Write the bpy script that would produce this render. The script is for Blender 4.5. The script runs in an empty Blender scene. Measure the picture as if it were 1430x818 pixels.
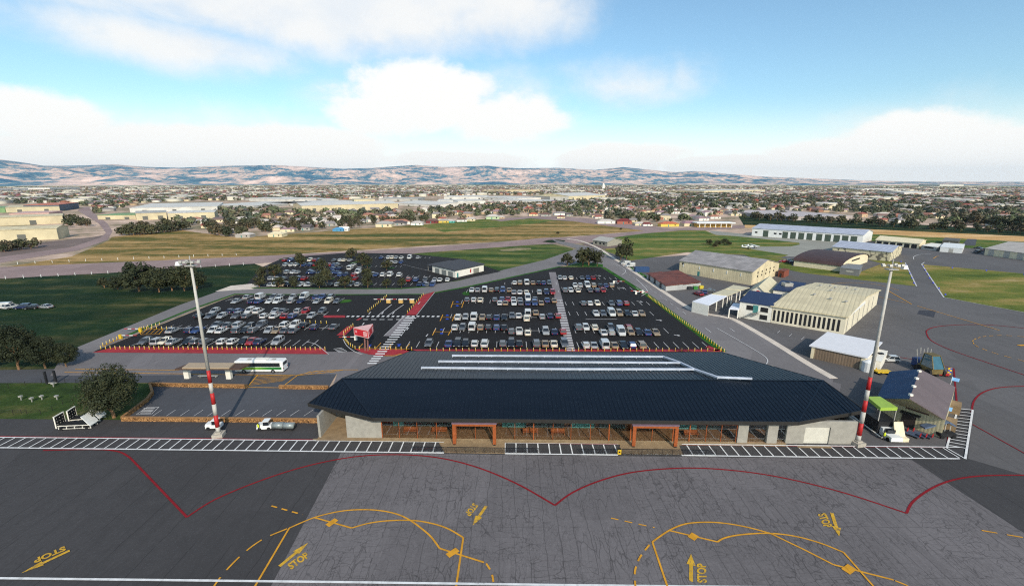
import bpy, bmesh, math, random
import numpy as np
from mathutils import Vector, Matrix
from mathutils.geometry import tessellate_polygon
random.seed(7); RNG = np.random.default_rng(11)
SC = bpy.context.scene
COL = SC.collection
# ---------------------------------------------------------------- survey: the photograph's camera
H = 44.0; FL = 644.0; PITCH = math.radians(13.53)
ST, CT = math.sin(PITCH), math.cos(PITCH)
def ray(x, y):
    u = (x-715.0)/FL; v = (y-409.0)/FL
    return Vector((u, CT - v*ST, -(v*CT+ST)))
def g(x, y, z=0.0):
    d = ray(x, y); t = (H-z)/-d.z
    return Vector((d.x*t, d.y*t, z))
def hz(p, y):
    d = ray(715, y)
    return H + p.y*d.z/d.y
def proj(X, Y, Z):
    dz = H-Z
    zc = Y*CT + dz*ST; yc = dz*CT - Y*ST
    return 715+FL*X/zc, 409+FL*yc/zc
def L(n): return 0.012*n
def V(*a): return Vector(a)
# ---------------------------------------------------------------- scene graph helpers
def tag(o, label=None, cat=None, group=None, kind=None):
    if label: o['label'] = label
    if cat: o['category'] = cat
    if group: o['group'] = group
    if kind: o['kind'] = kind
    return o
def thing(name, label, cat, loc=(0,0,0), group=None, rz=0.0):
    o = bpy.data.objects.new(name, None); COL.objects.link(o)
    o.location = loc; o.rotation_euler = (0,0,rz); o.empty_display_size = .5
    return tag(o, label, cat, group)
class MB:
    def __init__(s): s.v=[]; s.f=[]; s.m=[]; s.mi=0
    def poly(s, pts):
        n=len(s.v); s.v += [tuple(p) for p in pts]; s.f.append(tuple(range(n,n+len(pts)))); s.m.append(s.mi); return s
    def tess(s, pts):
        n=len(s.v); s.v += [tuple(p) for p in pts]
        for t in tessellate_polygon([[Vector(p) for p in pts]]):
            a,b,c=[Vector(pts[i]) for i in t]
            if (b-a).cross(c-a).z<0: t=(t[0],t[2],t[1])
            s.f.append(tuple(n+i for i in t)); s.m.append(s.mi)
        return s
    def hexa(s, b, t):
        n=len(s.v); k=len(b); s.v += [tuple(p) for p in b]+[tuple(p) for p in t]
        fs=[tuple(n+i for i in reversed(range(k))), tuple(n+k+i for i in range(k))]
        for i in range(k):
            j=(i+1)%k; fs.append((n+i,n+j,n+k+j,n+k+i))
        s.f += fs; s.m += [s.mi]*len(fs); return s
    def box(s, c, size, rz=0.0, taper=1.0):
        c=Vector(c); hx,hy,hz_=[q/2 for q in size]; ca,sa=math.cos(rz),math.sin(rz)
        def P(x,y,z): return (c.x+x*ca-y*sa, c.y+x*sa+y*ca, c.z+z)
        b=[P(-hx,-hy,-hz_),P(hx,-hy,-hz_),P(hx,hy,-hz_),P(-hx,hy,-hz_)]
        tx,ty=hx*taper,hy*taper
        t=[P(-tx,-ty,hz_),P(tx,-ty,hz_),P(tx,ty,hz_),P(-tx,ty,hz_)]
        return s.hexa(b,t)
    def fbox(s, o, e1, e2, u0,u1,v0,v1,z0,z1):
        o=Vector(o)
        def P(u,v,z): q=o+e1*u+e2*v; return (q.x,q.y,o.z+z)
        return s.hexa([P(u0,v0,z0),P(u1,v0,z0),P(u1,v1,z0),P(u0,v1,z0)],[P(u0,v0,z1),P(u1,v0,z1),P(u1,v1,z1),P(u0,v1,z1)])
    def cyl(s, p0, p1, r0, r1=None, n=10, cap=True):
        p0,p1=Vector(p0),Vector(p1); r1=r0 if r1 is None else r1
        d=(p1-p0).normalized(); a=d.orthogonal().normalized(); b=d.cross(a)
        k=len(s.v)
        for p,r in ((p0,r0),(p1,r1)):
            for i in range(n):
                t=2*math.pi*i/n; s.v.append(tuple(p+a*(r*math.cos(t))+b*(r*math.sin(t))))
        for i in range(n):
            j=(i+1)%n; s.f.append((k+i,k+j,k+n+j,k+n+i)); s.m.append(s.mi)
        if cap:
            s.f.append(tuple(k+i for i in reversed(range(n)))); s.f.append(tuple(k+n+i for i in range(n))); s.m += [s.mi]*2
        return s
    def bar(s, p0, p1, w, h=None):
        p0,p1=Vector(p0),Vector(p1); h=w if h is None else h
        d=(p1-p0).normalized(); up=V(0,0,1)
        if abs(d.z)>.95: up=V(0,1,0)
        a=d.cross(up).normalized()*(w/2); b=a.cross(d).normalized()*(h/2)
        return s.hexa([p0-a-b,p0+a-b,p0+a+b,p0-a+b],[p1-a-b,p1+a-b,p1+a+b,p1-a+b])
    def build(s, name, mats, parent=None, smooth=False):
        me=bpy.data.meshes.new(name)
        off=Vector((0,0,0))
        if parent is not None:
            off=parent.location
            q=parent.parent
            while q is not None: off=off+q.location; q=q.parent
        me.from_pydata([(a-off.x,b-off.y,c-off.z) for a,b,c in s.v],[],s.f)
        if not isinstance(mats,(list,tuple)): mats=[mats]
        for m in mats: me.materials.append(m)
        if len(mats)>1: me.polygons.foreach_set('material_index', s.m)
        if smooth: me.polygons.foreach_set('use_smooth',[True]*len(s.f))
        me.update()
        bm=bmesh.new(); bm.from_mesh(me); bmesh.ops.recalc_face_normals(bm,faces=bm.faces) if s.fixn else None; bm.to_mesh(me); bm.free()
        o=bpy.data.objects.new(name,me); COL.objects.link(o)
        if parent is not None: o.parent=parent
        return o
    fixn=True
def part(name, mb, mats, parent, smooth=False, label=None):
    o=mb.build(name,mats,parent,smooth)
    if label: o['label']=label
    return o
def copy_tree(o, parent=None):
    c=o.copy(); COL.objects.link(c)
    if parent is not None: c.parent=parent
    for ch in list(KIDS.get(o.name,())): copy_tree(ch,c)
    return c
KIDS={}
def note_kids():
    KIDS.clear()
    for o in COL.objects:
        if o.parent is not None: KIDS.setdefault(o.parent.name,[]).append(o)
def struct(name, mb, mat):
    mb.fixn=False
    return tag(mb.build(name,mat),kind='structure')
# ---------------------------------------------------------------- materials
def s(r,gg,b,k=1.0):
    f=lambda c:(c/12.92 if c<=.04045 else ((c+.055)/1.055)**2.4)
    return (f(r/255)*k,f(gg/255)*k,f(b/255)*k)
class NT:
    def __init__(s_,name):
        s_.mat=bpy.data.materials.new(name); s_.mat.use_nodes=True; s_.t=s_.mat.node_tree
        s_.b=s_.t.nodes['Principled BSDF']
    def n(s_,typ,**kw):
        k=s_.t.nodes.new(typ)
        for a,b in kw.items(): setattr(k,a,b)
        return k
    def put(s_,sock,val):
        if isinstance(val,bpy.types.NodeSocket): s_.t.links.new(val,sock)
        elif isinstance(val,(tuple,list)): sock.default_value=tuple(val)+((1.0,) if len(val)==3 and sock.type=='RGBA' else ())
        else: sock.default_value=val
    def pos(s_): return s_.n('ShaderNodeNewGeometry').outputs['Position']
    def obj(s_): return s_.n('ShaderNodeTexCoord').outputs['Object']
    def scale(s_,vec,sx,sy=None,sz=None,rz=0.0):
        m=s_.n('ShaderNodeMapping'); s_.put(m.inputs['Vector'],vec)
        m.inputs['Scale'].default_value=(sx,sx if sy is None else sy,sx if sz is None else sz)
        m.inputs['Rotation'].default_value=(0,0,rz); return m.outputs[0]
    def noise(s_,vec,sc,det=4.0,rough=.6,dist=0.0):
        k=s_.n('ShaderNodeTexNoise'); s_.put(k.inputs['Vector'],vec); k.inputs['Scale'].default_value=sc
        k.inputs['Detail'].default_value=det; k.inputs['Roughness'].default_value=rough; k.inputs['Distortion'].default_value=dist
        return k.outputs['Fac']
    def m(s_,op,a,b=0.0,c=0.0,clamp=False):
        k=s_.n('ShaderNodeMath',operation=op,use_clamp=clamp); s_.put(k.inputs[0],a); s_.put(k.inputs[1],b); s_.put(k.inputs[2],c); return k.outputs[0]
    def mix(s_,fac,a,b):
        k=s_.n('ShaderNodeMix',data_type='RGBA'); s_.put(k.inputs[0],fac); s_.put(k.inputs[6],a); s_.put(k.inputs[7],b); return k.outputs[2]
    def ramp(s_,fac,stops):
        k=s_.n('ShaderNodeValToRGB'); s_.put(k.inputs[0],fac); e=k.color_ramp.elements
        while len(e)<len(stops): e.new(.5)
        for i,(p,c) in enumerate(stops): e[i].position=p; e[i].color=tuple(c)+(1.0,)
        return k.outputs[0]
    def step(s_,fac,a,b):
        k=s_.n('ShaderNodeMapRange',interpolation_type='SMOOTHSTEP'); s_.put(k.inputs[0],fac); s_.put(k.inputs[1],a); s_.put(k.inputs[2],b); return k.outputs[0]
    def sep(s_,vec):
        k=s_.n('ShaderNodeSeparateXYZ'); s_.put(k.inputs[0],vec); return k.outputs
    def bump(s_,h,strength=.3,dist=.1):
        k=s_.n('ShaderNodeBump'); k.inputs['Strength'].default_value=strength; k.inputs['Distance'].default_value=dist
        s_.put(k.inputs['Height'],h); s_.t.links.new(k.outputs[0],s_.b.inputs['Normal'])
    def out(s_,col,rough=.8,spec=.3,metal=0.0):
        s_.put(s_.b.inputs['Base Color'],col); s_.put(s_.b.inputs['Roughness'],rough)
        s_.b.inputs['Specular IOR Level'].default_value=spec; s_.b.inputs['Metallic'].default_value=metal
        return s_.mat
def sc3(c,k): return tuple(min(1,q*k) for q in c)
def plain(name,c,rough=.7,var=.18,scale=1.2,spec=.3,metal=0.0,c2=None,det=5):
    t=NT(name); f=t.step(t.noise(t.pos(),scale,det),.3,.7)
    return t.out(t.mix(f,sc3(c,1-var),c2 or sc3(c,1+var)),rough,spec,metal)
def asphalt(name,c,seam=0,crack=0.0,var=.2,cross=0,cscale=.35,rough=.9):
    t=NT(name); p=t.pos(); x,y,z=t.sep(p)
    f=t.m('ADD',t.m('MULTIPLY',t.noise(p,.035,5),.5),t.m('ADD',t.m('MULTIPLY',t.noise(p,.5,4),.28),t.m('MULTIPLY',t.noise(p,5.0,3),.22)))
    col=t.mix(t.step(f,.36,.64),sc3(c,1-var),sc3(c,1+var))
    # tyre and water streaks running along Y
    st=t.step(t.noise(t.scale(p,.9,.03),1.0,4),.52,.7); col=t.mix(t.m('MULTIPLY',st,.28),col,sc3(c,.6))
    gr=t.step(t.noise(p,2.4,6,.75),.34,.66); col=t.mix(t.m('MULTIPLY',gr,.4),col,sc3(c,.62)); g2=t.step(t.noise(t.scale(p,2.2,.5),1.0,6,.7),.52,.68); col=t.mix(t.m('MULTIPLY',g2,.3),col,sc3(c,1.35))
    # squared-off repairs, slab to slab tone and oil spots
    bx=t.n('ShaderNodeTexVoronoi',distance='CHEBYCHEV'); bx.inputs['Scale'].default_value=.09; t.put(bx.inputs['Vector'],t.scale(p,1,.55,1))
    rnd=t.sep(bx.outputs['Color'])[0]; col=t.mix(t.m('MULTIPLY',t.m('GREATER_THAN',rnd,.72),.22),col,sc3(c,.72)); col=t.mix(t.m('MULTIPLY',t.m('LESS_THAN',rnd,.2),.2),col,sc3(c,1.3))
    oil=t.step(t.noise(p,.33,5,.65),.66,.76); col=t.mix(t.m('MULTIPLY',oil,.45),col,sc3(c,.5))
    if seam:
        w=t.m('MULTIPLY',t.noise(p,.16,3),1.1)
        q=t.m('FRACT',t.m('DIVIDE',t.m('ADD',x,w),seam))
        ln=t.m('LESS_THAN',t.m('ABSOLUTE',t.m('SUBTRACT',q,.5)),.022/seam*2.2)
        ln=t.m('MULTIPLY',ln,t.step(t.noise(p,.11,3),.36,.5)); col=t.mix(t.m('MULTIPLY',ln,.6),col,sc3(c,.35))
    if cross:
        w=t.m('MULTIPLY',t.noise(p,.2,3),.8)
        q=t.m('FRACT',t.m('DIVIDE',t.m('ADD',y,w),cross))
        ln=t.m('LESS_THAN',t.m('ABSOLUTE',t.m('SUBTRACT',q,.5)),.03/cross)
        ln=t.m('MULTIPLY',ln,t.step(t.noise(p,.3,3),.45,.55)); col=t.mix(t.m('MULTIPLY',ln,.7),col,sc3(c,.4))
    if crack:
        for sx,sy,thr,ns in ((1.0,.22,.03,.09),(.3,1.1,.022,.13),(2.1,.8,.03,.2)):
            k=t.n('ShaderNodeTexVoronoi',feature='DISTANCE_TO_EDGE'); k.inputs['Scale'].default_value=cscale
            d=t.n('ShaderNodeVectorMath',operation='ADD'); nn=t.n('ShaderNodeTexNoise'); nn.inputs['Scale'].default_value=.5; nn.inputs['Detail'].default_value=5
            t.put(nn.inputs['Vector'],p); sc_=t.n('ShaderNodeVectorMath',operation='SCALE'); t.put(sc_.inputs[0],nn.outputs['Color']); sc_.inputs['Scale'].default_value=.8
            t.put(d.inputs[0],p); t.put(d.inputs[1],sc_.outputs[0])
            t.put(k.inputs['Vector'],t.scale(d.outputs[0],sx,sy,1))
            ln=t.m('LESS_THAN',k.outputs['Distance'],thr); ln=t.m('MULTIPLY',ln,t.step(t.noise(p,ns,4),.42,.58))
            col=t.mix(t.m('MULTIPLY',ln,crack),col,sc3(c,.28))
    t.bump(t.noise(p,9.0,3),.15,.02)
    return t.out(col,rough,.25)
def grass(name,stops,sx=.006,sy=.03,fine=.25,stripe=None):
    t=NT(name); p=t.pos()
    f=t.m('ADD',t.m('MULTIPLY',t.noise(t.scale(p,sx,sy,1),1.0,7,.62),.7),t.m('MULTIPLY',t.noise(p,.12,6,.65),.3))
    f=t.step(f,.32,.68)
    col=t.ramp(f,stops)
    if stripe:
        q=t.sep(t.scale(p,1/stripe[1],1/stripe[1],1,stripe[0])); wv=t.m('SINE',t.m('ADD',q[1],t.m('MULTIPLY',t.noise(p,.03,4),2.2)))
        col=t.mix(t.m('MULTIPLY',t.step(wv,-.5,.7),.5),col,stops[0][1])
    n=t.noise(p,fine*6,5,.7); k=t.n('ShaderNodeMix',data_type='RGBA',blend_type='MULTIPLY'); k.inputs[0].default_value=.75
    t.put(k.inputs[6],col); t.put(k.inputs[7],t.ramp(n,[(.3,(.55,.55,.55)),(.7,(1.35,1.35,1.3))]))
    t.bump(n,.5,.3)
    return t.out(k.outputs[2],.95,.1)
def ribbed(name,c,d,pitch=.8,var=.12,depth=.25,rough=.65,dark=.8,metal=0.0,streak=True,spec=.35):
    """corrugated sheet: ribs spaced along direction d (a unit vector in plan)"""
    t=NT(name); p=t.pos(); x,y,z=t.sep(p)
    u=t.m('ADD',t.m('MULTIPLY',x,d[0]),t.m('MULTIPLY',y,d[1]))
    w=t.m('FRACT',t.m('DIVIDE',u,pitch)); tri=t.m('ABSOLUTE',t.m('SUBTRACT',w,.5))
    f=t.step(t.noise(t.scale(p,.25),1.0,5),.3,.7)
    col=t.mix(f,sc3(c,1-var),sc3(c,1+var))
    if streak:
        r=t.n('ShaderNodeCombineXYZ'); t.put(r.inputs[0],u); t.put(r.inputs[1],t.m('MULTIPLY',z,.12))
        st=t.step(t.noise(r.outputs[0],.8,4),.5,.72); col=t.mix(t.m('MULTIPLY',st,.45),col,sc3(c,.62))
    col=t.mix(t.m('MULTIPLY',t.m('LESS_THAN',tri,.1),.8),col,sc3(c,dark))
    t.bump(tri,depth,.12)
    return t.out(col,rough,spec,metal)
def glassy(name,tint,amount=.75,rough=.03):
    m=bpy.data.materials.new(name); m.use_nodes=True; t=m.node_tree; t.nodes.clear()
    o=t.nodes.new('ShaderNodeOutputMaterial'); mx=t.nodes.new('ShaderNodeMixShader'); tr=t.nodes.new('ShaderNodeBsdfTransparent'); gl=t.nodes.new('ShaderNodeBsdfGlossy')
    tr.inputs[0].default_value=tuple(tint)+(1,); gl.inputs[0].default_value=(.8,.85,.9,1); gl.inputs['Roughness'].default_value=rough
    fr=t.nodes.new('ShaderNodeFresnel'); fr.inputs[0].default_value=1.5
    t.links.new(fr.outputs[0],mx.inputs[0]); t.links.new(tr.outputs[0],mx.inputs[1]); t.links.new(gl.outputs[0],mx.inputs[2]); t.links.new(mx.outputs[0],o.inputs[0]); return m
def leafmat(name,c,var=.45):
    t=NT(name); oi=t.n('ShaderNodeObjectInfo')
    f=t.noise(t.obj(),.9,3); gi=t.n('ShaderNodeNewGeometry')
    f=t.m('ADD',t.m('MULTIPLY',f,.5),t.m('ADD',t.m('MULTIPLY',gi.outputs['Random Per Island'],.35),t.m('MULTIPLY',oi.outputs['Random'],.25)))
    col=t.ramp(f,[(.25,sc3(c,1-var)),(.6,c),(.85,(c[0]*1.7,c[1]*1.35,c[2]*1.1))])
    return t.out(col,.7,.2)
M={}
M['white']=plain('white_paint',(.72,.72,.70),.5,.06)
M['offwhite']=plain('offwhite_paint',s(225,220,208),.6,.08)
M['cream']=plain('cream_render',s(222,208,176),.75,.1)
M['grey_block']=plain('grey_blockwork',s(150,146,137),.85,.1)
M['steel']=plain('galvanised_steel',s(176,172,164),.45,.1,metal=.3)
M['dark']=plain('dark_metal',(.018,.018,.02),.5,.2)
M['black']=plain('black_rubber',(.012,.012,.013),.8,.2)
M['red']=plain('red_paint',s(170,38,38),.5,.15)
M['red_ground']=plain('red_ground_paint',s(150,42,50),.9,.18,.4)
def wornpaint(name,c,thr=.62):
    t=NT(name); p=t.pos(); f=t.step(t.noise(p,.9,4),.3,.7); w=t.step(t.noise(p,2.6,7,.75),thr,thr+.1); st=t.step(t.noise(t.scale(p,1.6,.12),1.0,4),.56,.72)
    col=t.mix(f,sc3(c,.85),sc3(c,1.12)); col=t.mix(t.m('MULTIPLY',st,.4),col,sc3(c,.45)); return t.out(t.mix(t.m('MULTIPLY',w,.8),col,s(84,82,84)),.9,.15)
M['orange_line']=wornpaint('orange_line_paint',s(204,146,46))
M['yellow_text']=wornpaint('yellow_line_paint',s(200,156,52),.52)
M['red_line']=wornpaint('red_line_paint',s(128,28,36))
M['white_line']=wornpaint('white_line_paint',s(214,213,212))
M['worn_line']=wornpaint('worn_white_paint',s(186,184,184),.60)
M['yellow']=plain('yellow_plastic',s(206,170,40),.5,.1)
M['blue_line']=plain('blue_line_paint',s(35,70,170),.85,.12)
M['tyre']=M['black']
M['glass_dark']=plain('dark_window_glass',(.012,.016,.02),.08,.1,spec=.6)
M['tan']=plain('tan_paving',s(140,118,90),.9,.15,.8)
M['orange_timber']=plain('orange_timber',s(148,78,40),.6,.2,3.0)
M['bark']=plain('tree_bark',s(128,98,72),.95,.25,2.0)
HAZE=2.4e-5; SKYTINT=(1.0,1.2,1.18)
# ---------------------------------------------------------------- camera, sun, sky, haze
cd=bpy.data.cameras.new('camera'); cam=bpy.data.objects.new('camera',cd); COL.objects.link(cam)
cam.location=(0,0,H); cam.rotation_euler=(math.pi/2-PITCH,0,0); cd.sensor_width=36; cd.lens=36*FL/1430
cd.clip_start=.5; cd.clip_end=80000; SC.camera=cam
SUN_EL=math.radians(33); SDX,SDY=.30,-.954
sl=bpy.data.lights.new('sun','SUN'); sl.energy=3.9; sl.angle=math.radians(.53); sl.color=(1.0,.90,.76)
so=bpy.data.objects.new('sun',sl); COL.objects.link(so)
sdir=Vector((SDX*math.cos(SUN_EL),SDY*math.cos(SUN_EL),math.sin(SUN_EL))).normalized()
so.rotation_euler=sdir.to_track_quat('Z','Y').to_euler(); so.location=(40,-60,120)
W=bpy.data.worlds.new('World'); SC.world=W; W.use_nodes=True
class WT(NT):
    def __init__(s_): s_.t=W.node_tree
wt=WT(); wn=W.node_tree
sky=wt.n('ShaderNodeTexSky',sky_type='NISHITA',sun_disc=False); sky.sun_elevation=SUN_EL; sky.sun_rotation=math.atan2(SDX,SDY)
sky.altitude=50; sky.air_density=1.0; sky.dust_density=1.2; sky.ozone_density=1.6
dirv=wt.n('ShaderNodeTexCoord').outputs['Generated']; dx,dy,dz=wt.sep(dirv)
az=wt.m('ARCTAN2',dx,dy); el=wt.m('ARCSINE',dz)
nA=wt.noise(wt.scale(dirv,1,1,1.5),9.0,9,.6,.2); nB=wt.noise(wt.scale(dirv,1,1,1.8),2.6,6,.6,.2)
nz=wt.m('ADD',wt.m('MULTIPLY',wt.m('SUBTRACT',nA,.5),1.0),wt.m('MULTIPLY',wt.m('SUBTRACT',nB,.5),.9))
def azel(px,py):
    d=ray(px,py).normalized(); return math.atan2(d.x,d.y), math.asin(d.z)
def blob(px,py,rx,ry,amp,flat=1.0):
    a0,e0=azel(px,py); a1,_=azel(px+rx,py); _,e1=azel(px,py-ry)
    ua=wt.m('DIVIDE',wt.m('SUBTRACT',az,a0),abs(a1-a0)); ue=wt.m('DIVIDE',wt.m('SUBTRACT',el,e0),abs(e1-e0))
    if flat!=1.0:   # flatter base: squash below centre
        ue=wt.m('ADD',wt.m('MAXIMUM',ue,0.0),wt.m('MULTIPLY',wt.m('MINIMUM',ue,0.0),flat))
    r=wt.m('SQRT',wt.m('ADD',wt.m('MULTIPLY',ua,ua),wt.m('MULTIPLY',ue,ue)))
    return wt.m('MULTIPLY',wt.m('SUBTRACT',1.0,r),amp)
def union(bl):
    r=None
    for b in bl: r=b if r is None else wt.m('MAXIMUM',r,b)
    return r
puffs=union([blob(600,132,125,62,1.0),blob(705,165,100,48,.9),blob(540,160,80,40,.8),blob(420,208,150,36,1.2,.6),blob(270,208,150,40,1.2,.6),
    blob(40,155,135,48,.9),blob(1290,200,150,66,1.2,.5),blob(1390,215,140,44,1.2,.5),blob(1150,222,120,30,1.0,.5),blob(60,215,160,30,1.1,.5),blob(860,222,120,22,1.1,.5),blob(880,215,110,20,1.0,.5),blob(1000,228,160,14,1.0,.5),blob(640,222,140,16,1.0,.5)])
veil=union([blob(420,5,470,115,1.1),blob(250,60,250,62,.85),blob(690,20,190,90,.8),blob(870,120,150,60,.55),blob(640,140,260,80,.6),blob(120,190,260,70,.6),blob(950,110,90,50,.35),blob(1280,180,230,80,.5),blob(1180,120,60,40,.12),blob(300,190,350,60,.5)])
cp=wt.m('MULTIPLY',wt.step(wt.m('ADD',puffs,wt.m('MULTIPLY',nz,1.05)),.03,.36),.97)
cv=wt.m('MULTIPLY',wt.step(wt.m('ADD',veil,wt.m('MULTIPLY',nz,.7)),0.02,.72),.93)
hzn=wt.step(el,.16,-.005); hzn=wt.m('MULTIPLY',wt.m('POWER',hzn,1.2),.97)
back=wt.m('MULTIPLY',wt.m('LESS_THAN',dy,.02),wt.step(wt.m('ADD',nB,wt.m('MULTIPLY',nA,.3)),.68,.9))
shade=wt.step(nA,.3,.65)
ccol=wt.mix(shade,(5.9,6.15,6.4),(6.7,6.65,6.5))
skyc=wt.n('ShaderNodeMix',data_type='RGBA',blend_type='MULTIPLY'); skyc.inputs[0].default_value=1.0
wt.put(skyc.inputs[6],sky.outputs[0]); wt.put(skyc.inputs[7],SKYTINT)
c1=wt.mix(hzn,skyc.outputs[2],(8.4,8.5,8.5)); c2=wt.mix(cv,c1,ccol); c3=wt.mix(cp,c2,(7.1,7.05,6.85)); c4=wt.mix(back,c3,ccol)
bg=wn.nodes['Background']; wn.links.new(c4,bg.inputs['Color']); bg.inputs['Strength'].default_value=.15
SC.view_settings.view_transform='Standard'; SC.view_settings.look='None'; SC.view_settings.exposure=0; SC.view_settings.gamma=1
SC.render.engine='CYCLES'; SC.cycles.use_denoising=False; SC.cycles.filter_width=1.15; SC.cycles.max_bounces=6; SC.cycles.transparent_max_bounces=8; SC.cycles.volume_bounces=0
SC.cycles.use_adaptive_sampling=True; SC.cycles.adaptive_threshold=.006
W.cycles.sampling_method='AUTOMATIC'
if HAZE:
    hm=bpy.data.materials.new('haze_air'); hm.use_nodes=True; ht=hm.node_tree; ht.nodes.clear()
    pv=ht.nodes.new('ShaderNodeVolumePrincipled'); ho=ht.nodes.new('ShaderNodeOutputMaterial'); ht.links.new(pv.outputs[0],ho.inputs['Volume'])
    pv.inputs['Color'].default_value=(.66,.84,1.0,1); pv.inputs['Density'].default_value=HAZE; pv.inputs['Anisotropy'].default_value=.1
    hb=MB(); hb.box((0,0,269),(35200,35200,540)); hzo=hb.build('haze',hm); tag(hzo,kind='stuff')
# ---------------------------------------------------------------- ground sheets
def sheet(name,px,lv,mat,extra=None):
    mb=MB(); pts=[g(x,y,L(lv)) for x,y in px]+[V(a,b,L(lv)) for a,b in (extra or [])]
    mb.tess(pts); return struct(name,mb,mat)
t=NT('suburb_ground'); p=t.pos()
f1=t.noise(p,.012,7,.62); f2=t.noise(p,.05,6,.7); f3=t.noise(t.scale(p,.0016,.0016,1),1.0,5,.6)
colg=t.ramp(t.m('ADD',t.m('MULTIPLY',f1,.55),t.m('MULTIPLY',f2,.45)),[(.34,s(84,88,62)),(.45,s(136,124,100)),(.53,s(188,162,144)),(.64,s(224,198,178))])
far=t.ramp(f3,[(.35,s(76,104,76)),(.5,s(160,160,116)),(.65,s(222,200,160))])
yy=t.sep(p)[1]
M['terrain']=t.out(t.mix(t.step(yy,2800,4200),colg,far),.95,.1)
mb=MB(); mb.fixn=False; R=17400
mb.poly([(-R,-R,-.02),(R,-R,-.02),(R,R,-.02),(-R,R,-.02)]); struct('ground',mb,M['terrain'])
M['apron_dark']=asphalt('apron_asphalt',s(68,66,67),seam=4.6,var=.14)
M['apron_grey']=asphalt('apron_concrete',s(110,105,106),seam=1.9,crack=.5,var=.12,cross=8.0,cscale=1.1)
M['yard']=asphalt('yard_asphalt',s(97,94,94),seam=7.0,var=.12)
M['carpark']=asphalt('car_park_asphalt',s(31,29,30),var=.12)
M['forecourt']=asphalt('forecourt_asphalt',s(116,111,112),var=.14)
M['road']=asphalt('road_asphalt',s(122,117,117),var=.12)
M['pinkroad']=asphalt('main_road_chipseal',s(150,128,124),var=.22)
M['lane']=asphalt('lane_asphalt',s(78,79,84),var=.12)
M['kerbstone']=plain('pale_concrete',s(205,192,178),.9,.12,.3)
M['lightconc']=asphalt('pale_taxiway_concrete',s(150,148,138),var=.1)
M['g_dark']=grass('dark_grass',[(.0,s(14,36,20)),(.45,s(28,50,26)),(.72,s(58,66,36)),(1,s(98,90,58))],.012,.08,.25,(-.35,5.0))  # left field's cloud shadow and diagonal shade streaks are put into these greens
M['g_brown']=grass('dry_field_grass',[(.0,s(64,80,36)),(.33,s(104,96,50)),(.58,s(150,122,76)),(1,s(184,152,104))],.006,.05)
M['g_mid']=grass('green_field_grass',[(.0,s(52,84,36)),(.45,s(86,104,46)),(.75,s(128,120,66)),(1,s(158,136,88))],.006,.07)
M['g_air']=grass('airfield_grass',[(.0,s(64,84,34)),(.5,s(106,112,50)),(.8,s(140,124,70)),(1,s(166,146,104))],.012,.06)
M['g_fore']=grass('rough_grass',[(.0,s(34,50,26)),(.5,s(56,74,34)),(.8,s(80,84,46)),(1,s(100,92,62))],.05,.08)
M['verge']=grass('verge_grass',[(.0,s(28,66,22)),(.6,s(50,96,34)),(1,s(76,104,48))],.1,.1)
M['sandy']=grass('dry_runway_strip',[(.0,s(170,130,84)),(.5,s(208,166,112)),(1,s(222,190,150))],.004,.05)
# fields
sheet('left_field',[(-320,386),(0,386),(190,376),(352,367),(366,372),(346,399),(300,412),(98,490),(92,515),(0,517),(-320,522)],1,M['g_dark'])
sheet('dry_field',[(-300,374),(0,374),(100,358),(152,336),(156,331),(250,321),(330,332),(400,327),(480,321),(590,313.5),(680,305.5),(760,304),(810,308),(915,321),(760,333),(360,358),(0,379),(-300,392)],1,M['g_brown'])
sheet('green_field_strip',[(585,315),(680,305.5),(760,303),(790,306),(740,313),(620,324)],2,M['g_mid'])
sheet('middle_field',[(560,356),(680,345.5),(770,340.5),(800,347),(800,352),(760,366),(640,396),(600,400)],1,grass('mown_field_grass',[(.0,s(40,66,30)),(.4,s(72,92,42)),(.75,s(112,112,62)),(1,s(146,126,80))],.006,.07,.25,(.32,3.2)))
sheet('yard_field',[(846,333),(900,326),(955,321.5),(985,322),(1000,328),(1025,329.5),(1080,335),(1116,339),(1117,341.5),(1105,344),(1055,344.5),(1043,346.5),(1060,349.5),(1101,356),(1090,360),(1040,356),(960,352),(880,364),(846,350)],5.8,M['g_mid'])
sheet('airfield_strip',[(1030,300),(1110,304),(1430,322),(1700,337),(1700,349),(1430,331),(1040,317)],1,M['g_dark'])
sheet('runway_strip',[(1040,314),(1200,319.5),(1430,330),(1700,343),(1700,352),(1430,337.5),(1220,327),(1040,318)],2,M['sandy'])
sheet('airfield_verge',[(1217,326),(1430,338),(1700,352),(1700,380),(1430,362),(1217,342)],1,M['g_mid'])
# aprons
sheet('apron',[(-900,584),(0,584.5),(171,586),(443,588),(600,560),(1000,500),(846,352),(890,361),(962,356),(1050,329),(1120,331),(1220,337),(1430,352),(1900,380)],3,M['apron_dark'],extra=[(340,40),(200,-60),(-200,-60),(-200,40)])
sheet('yard',[(1010,491.5),(846,352),(890,361),(962,356),(1050,329),(1120,331),(1220,337),(1430,352),(1900,380),(2300,700),(1500,668),(1430,663),(1352,640),(1358,572),(1338,570),(1322,624),(1196,622),(1150,560)],3.6,M['yard'])
sheet('taxiway',[(990,322),(1050,327.5),(1222,343),(1225,349),(1190,362),(1160,360),(1100,358),(1030,348),(1000,330)],5,M['lightconc'])
sheet('hangar_verge',[(1040,356),(1108,362),(1105,371),(1173,379),(1200,380),(1232,368),(1212,362.5),(1264,366.5),(1278,399.5),(1190,389.5),(1122,381),(1083,373)],5.5,M['g_air'])
sheet('airfield_grass',[(1287,369),(1430,382),(1800,413),(1800,512),(1430,436),(1318,415)],5,M['g_air'])
sheet('concrete_apron',[(476,632),(1272,641),(1432,745),(1650,890)],5,M['apron_grey'],extra=[(80,10),(-25,10)])
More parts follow.
